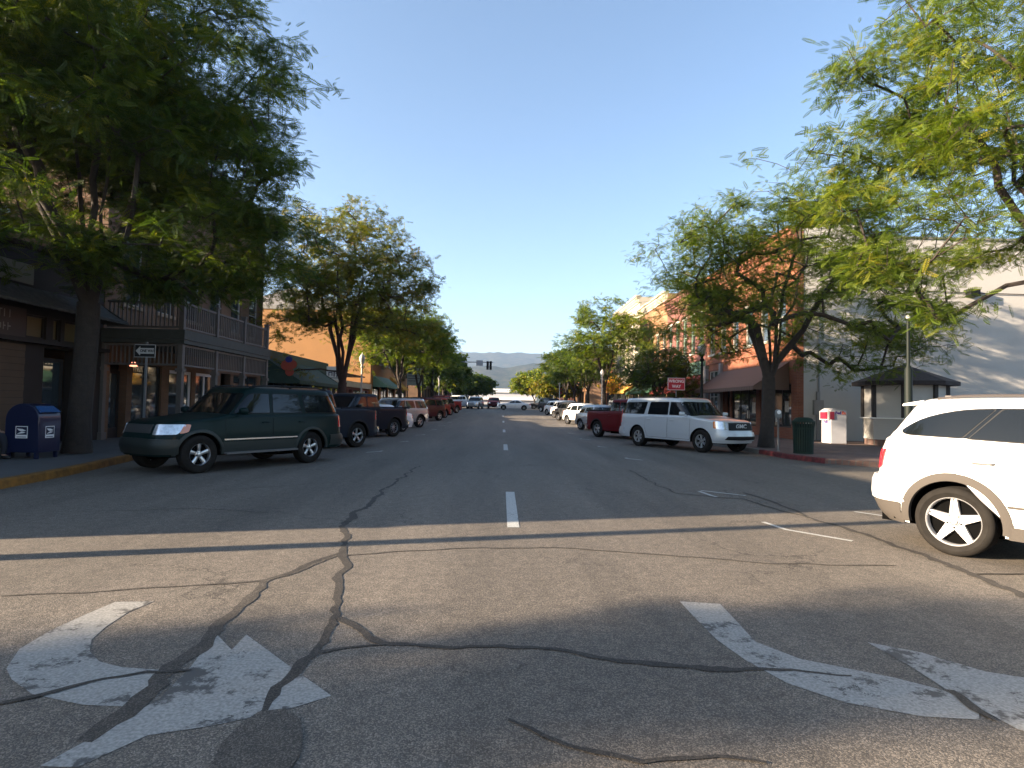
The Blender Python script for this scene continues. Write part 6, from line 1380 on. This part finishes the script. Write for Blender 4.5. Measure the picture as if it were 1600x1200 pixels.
    m = MB(); m.prism([(.75 * math.cos(t), .24 * math.sin(t)) for t in [2 * PI * k / 28 for k in range(28)]], lambda p: (x + p[0], y, z + 5.5 + p[1]), lambda p: (x + p[0], y + .12, z + 5.5 + p[1])); m.build('board', mat('brown_sign', (.05, .03, .024), .6), o)
    m = MB(); m.tube([(x + 1.2, y + .06, z + 5.8), (x - .6, y + .06, z + 5.8)], .03, 6); m.tube([(x, y + .06, z + 5.8), (x, y + .06, z + 5.7)], .02, 6); m.build('bracket', postm, o)
    # left marquee board
    x, y = -10.6, 72; z = gz(y) + .146; o = empty('marquee_sign', (x, y, z), 0, 'grey-green marquee board on the left, under the trees', 'shop sign')
    m = MB(); m.box(x - 1.0, x + .8, y, y + .25, z + 2.9, z + 5.0); b = m.build('board', mat('grey_green_board', (.20, .25, .24), .6, var=.2, vscale=3), o)
    m = MB(); [m.box(x - .85 + .0, x - .85 + w, y - .006, y - .001, z + zz, z + zz + .09) for zz, w in ((4.6, 1.3), (4.3, 1.5), (4.0, 1.1), (3.7, 1.4), (3.4, .9))]; m.build('lettering', mat('dark_faded_letters', (.06, .07, .07), .6), b)
    m = MB(); m.box(x + .85, x + 1.0, y, y + .2, z, z + 5.4); m.box(x - 1.0, x - .9, y + .26, y + .4, z, z + 4.9); m.build('post', blackm, o)
    # red flags, right far
    x, y = 9.3, 101; z = gz(y) + .146; o = empty('red_banner', (x, y, z), 0, 'pair of small red banners on a pole beyond the right row of cars', 'banner')
    m = MB(); m.tube([(x - .45, y, z), (x - .45, y, z + 5.4)], .06, 8); m.build('pole', pale, o)
    for dx in (-.3, .35): m = MB(); V = [(x + dx + u * .5, y + .08 * math.sin(u * 5), z + 2.3 + v * .9) for u in (0, .33, .66, 1) for v in (0, 1)]; m.add(V, [(2 * i, 2 * i + 2, 2 * i + 3, 2 * i + 1) for i in range(3)]); m.build('banner', redp, o).modifiers.new('s', 'SOLIDIFY').thickness = .02
    # hanging baskets right
    fl = leaf_mat('flowers', [(.05, .12, .02), (.5, .3, .02), (.6, .35, .03), (.5, .12, .08)], .2)
    for (x, y, zz, lab) in ((10.6, 57.5, 3.0, 'hanging basket of yellow flowers nearest the cream building'), (11.4, 60.0, 3.3, 'hanging basket of orange flowers under the yellow awning')):
        z = gz(y) + .146; o = empty('flower_basket', (x, y, z + zz), 0, lab, 'flower basket', 'hanging flower baskets'); rng = np.random.default_rng(int(x * 10)); n = 420
        V = rng.normal(0, 1, (n, 1, 3)) * np.array([.34, .34, .26]) + rng.normal(0, .10, (n, 4, 3)); me = bpy.data.meshes.new('flowers'); me.from_pydata(V.reshape(-1, 3).tolist(), [], [(4 * i, 4 * i + 1, 4 * i + 2, 4 * i + 3) for i in range(n)])
        at = me.attributes.new('tint', 'FLOAT', 'FACE'); at.data.foreach_set('value', rng.random(n).astype(np.float32)); me.materials.append(fl); c = bpy.data.objects.new('flowers', me); COL.objects.link(c); c.parent = o
        m = MB(); m.lathe([(0, -.35), (.2, -.3), (.3, -.1), (.32, 0)], 14); m.build('pot', wood_d, o, True, 40)
    # signal mast at the far crossing
    x, y = -9.5, 80.5; z = gz(y) + .146; o = empty('traffic_signal', (x, y, z), 0, 'signal mast reaching over the far crossing with two dark signal heads', 'traffic signal')
    m = MB(); m.tube([(x, y, z), (x, y, z + 6.6)], [.14, .10], 12); m.build('pole', galv, o)
    m = MB(); m.tube([(x, y, z + 6.1), (x + 4, y, z + 6.35), (x + 8.2, y, z + 6.35)], [.09, .07, .045], 8); m.build('mast_arm', galv, o)
    m = MB(); m.box(x + 5.9, x + 6.8, y - .12, y - .09, z + 5.85, z + 6.6); m.build('sign_plate', mat('grey_sign_back', (.25, .26, .28), .6), o)
    for dx in (7.45, 7.85):
        m = MB(); m.box(x + dx - .16, x + dx + .16, y - .2, y + .1, z + 5.35, z + 6.5); 
        for k in range(3): m.tube([(x + dx, y - .2, z + 5.54 + .36 * k), (x + dx, y - .38, z + 5.57 + .36 * k)], .13, 10, False)
        m.build('signal_head', blackm, o)
    # signal pole at the near corner, outside the frame: its shadow crosses the road
    x, y = -9.75, 4.35; z = .146; o = empty('signal_pole', (x, y, z), 0, 'tall steel pole on the near left corner, outside the frame', 'pole'); m = MB(); m.tube([(x, y, z), (x, y, z + 6.8)], [.13, .09], 12); m.lathe([(.2, .15), (.2, .3), (.13, .34)], 12, None) if False else None; m.build('pole', galv, o)
    m = MB(); m.box(x - .22, x + .22, y - .22, y + .22, z, z + .25); m.build('base', galv, o)
    # bench and seated person, far left
    x, y = -11.15, 12.9; z = .146; o = empty('bench', (x, y, z), 0, 'dark street bench cut by the left edge of the frame', 'bench')
    m = MB(); [m.box(x - .22 + .15 * k, x - .10 + .15 * k, y - .75, y + .75, z + .42, z + .455) for k in range(3)]; m.build('seat', wood_d, o); m = MB(); [m.box(x - .28, x - .245, y - .75, y + .75, z + .55 + .14 * k, z + .65 + .14 * k) for k in range(2)]; m.build('backrest', wood_d, o)
    for yy in (-.6, .6):
        for xx in (-.2, .2): m = MB(); m.box(x + xx - .03, x + xx + .03, y + yy - .03, y + yy + .03, z, z + .42); m.build('leg', blackm, o)
        m = MB(); m.box(x - .29, x - .24, y + yy - .025, y + yy + .025, z + .42, z + .85); m.build('support', blackm, o)
    make_person(x + .02, y - .1, z)
def skin_obj(name, verts, edges, radii, m, parent, sub=2, root=0):
    me = bpy.data.meshes.new(name); me.from_pydata(verts, edges, []); o = bpy.data.objects.new(name, me); COL.objects.link(o)
    s = o.modifiers.new('s', 'SKIN'); s.use_smooth_shade = True
    if not me.skin_vertices: me.attributes  # layer is created by the modifier
    bm = bmesh.new(); bm.from_mesh(me); lay = bm.verts.layers.skin.verify(); bm.verts.ensure_lookup_table()
    for i, v in enumerate(bm.verts):
        r = radii[i]; v[lay].radius = (r, r) if not hasattr(r, '__len__') else r; v[lay].use_root = (i == root)
    bm.to_mesh(me); bm.free(); o.modifiers.new('u', 'SUBSURF').levels = sub; o.modifiers['u'].render_levels = sub
    dg = bpy.context.evaluated_depsgraph_get(); dg.update(); nm = bpy.data.meshes.new_from_object(o.evaluated_get(dg)); bpy.data.objects.remove(o)
    nm.materials.clear(); nm.materials.append(m); nm.polygons.foreach_set('use_smooth', [True] * len(nm.polygons)); c = bpy.data.objects.new(name, nm); COL.objects.link(c); c.parent = parent; return c
def make_person(x, y, z):
    """seated, facing the street (+x), forearms on the thighs"""
    o = empty('person', (x, y, z), 0, 'person in a blue-grey top seated on the bench at the left edge', 'person')
    skin = mat('skin', (.35, .20, .14), .55); hair = mat('brown_hair', (.05, .028, .015), .8, var=.3, vscale=30); top = mat('blue_grey_shirt', (.13, .18, .22), .85); tr = mat('dark_trousers', (.02, .022, .03), .9); shoe = mat('dark_shoes', (.015, .015, .015), .6)
    V = [(0, 0, .52), (0.0, 0, .68), (.02, 0, .84), (.05, 0, .97), (.07, 0, 1.05), (.09, 0, 1.10), (.11, 0, 1.16), (.12, 0, 1.24),
         (.02, .10, .50), (.42, .13, .50), (.46, .14, .28), (.44, .14, .08), (.56, .15, .04),
         (.02, -.10, .50), (.42, -.13, .50), (.46, -.14, .28), (.44, -.14, .08), (.56, -.15, .04),
         (.03, .17, .98), (.06, .23, .76), (.28, .17, .62), (.34, .16, .60), (.03, -.17, .98), (.06, -.23, .76), (.28, -.17, .62), (.34, -.16, .60)]
    E = [(0, 1), (1, 2), (2, 3), (3, 4), (4, 5), (5, 6), (6, 7), (0, 8), (8, 9), (9, 10), (10, 11), (11, 12), (0, 13), (13, 14), (14, 15), (15, 16), (16, 17), (3, 18), (18, 19), (19, 20), (20, 21), (3, 22), (22, 23), (23, 24), (24, 25)]
    r = [(.15, .12), (.14, .11), (.15, .11), (.13, .10), .055, .05, .085, .075, .085, .075, .052, .04, .035, .085, .075, .052, .04, .035, .055, .042, .032, .028, .055, .042, .032, .028]
    skin_obj('body', V, E, r, skin, o)
    # clothes follow the body
    idx = [0, 1, 2, 3, 18, 19, 20, 22, 23, 24]; mp = {k: i for i, k in enumerate(idx)}; rr = [(r[k] if not hasattr(r[k], '__len__') else r[k]) for k in idx]; rr = [tuple(q + .012 for q in a) if hasattr(a, '__len__') else a + .012 for a in rr]
    skin_obj('shirt', [V[k] for k in idx], [(mp[a], mp[b]) for a, b in E if a in mp and b in mp], rr, top, o)
    idx = [0, 8, 9, 10, 11, 13, 14, 15, 16]; mp = {k: i for i, k in enumerate(idx)}; rr = [(.165, .13)] + [r[k] + .012 for k in idx[1:]]
    skin_obj('trousers', [V[k] for k in idx], [(mp[a], mp[b]) for a, b in E if a in mp and b in mp], rr, tr, o)
    for s in (1, -1):
        skin_obj('shoe', [(.41, .14 * s, .05), (.50, .145 * s, .045), (.60, .15 * s, .035)], [(0, 1), (1, 2)], [.05, .05, .035], shoe, o)
        for k in range(4): skin_obj('finger', [(.345, (.16 + (k - 1.5) * .02) * s, .595), (.385 + .004 * (k % 2), (.16 + (k - 1.5) * .024) * s, .585), (.41, (.16 + (k - 1.5) * .024) * s, .562)], [(0, 1), (1, 2)], [.010, .009, .008], skin, o, 1)
        skin_obj('thumb', [(.335, .135 * s, .595), (.36, .11 * s, .59), (.385, .105 * s, .58)], [(0, 1), (1, 2)], [.011, .010, .009], skin, o, 1)
    m = MB(); V2 = []; n = 16
    for j in range(9):
        ph = -.55 + (PI / 2 + .55) * j / 8
        for i in range(n):
            a = 2 * PI * i / n; rr_ = .102 * math.cos(ph); fx = .118 * math.cos(ph); back = .02 if math.cos(a) < 0 else -.012
            V2.append((.105 - back + fx * math.cos(a) * .95, rr_ * math.sin(a), 1.235 + .135 * math.sin(ph) - (.07 if math.cos(a) < .2 and j < 3 else 0)))
    m.add(V2, [(j * n + i, j * n + (i + 1) % n, (j + 1) * n + (i + 1) % n, (j + 1) * n + i) for j in range(8) for i in range(n)]); m.build('hair', hair, o, True, 60)
    m = MB(); m.tube([(.195, 0, 1.22), (.222, 0, 1.195), (.205, 0, 1.185)], [.008, .014, .01], 6); m.build('nose', skin, o, True, 60)
    for s in (1, -1):
        m = MB(); m.lathe([(0, -.011), (.011, 0), (0, .011)], 10); m.v = [(a + .193, b + .03 * s, c + 1.228) for a, b, c in m.v]; m.build('eye', blackm, o, True, 60)
        m = MB(); m.lathe([(0, -.03), (.012, -.01), (.014, .012), (0, .03)], 8); m.v = [(a + .11, b + .083 * s, c + 1.21) for a, b, c in m.v]; m.build('ear', skin, o, True, 60)
    m = MB(); m.tube([(.196, -.02, 1.162), (.202, 0, 1.160), (.196, .02, 1.162)], .005, 5); m.build('mouth', mat('lips', (.28, .10, .09), .5), o, True)

make_ground(); make_buildings(); make_cars(); make_trees(); make_furniture()
# ---------------------------------------------------------------- the air between here and the hills
mb = MB(); mb.box(-6200, 6200, -420, 6200, -3, 520)
hz = mb.build('haze', bpy.data.materials.new('haze')); hm = hz.data.materials[0]; hm.use_nodes = True; nt = hm.node_tree; nt.nodes.clear()
out = nt.nodes.new('ShaderNodeOutputMaterial'); pv = nt.nodes.new('ShaderNodeVolumePrincipled'); pv.inputs['Color'].default_value = (0.42, 0.60, 0.90, 1); pv.inputs['Density'].default_value = 0.00014; pv.inputs['Anisotropy'].default_value = 0.2
nt.links.new(pv.outputs[0], out.inputs['Volume']); tag(hz, kind='stuff')
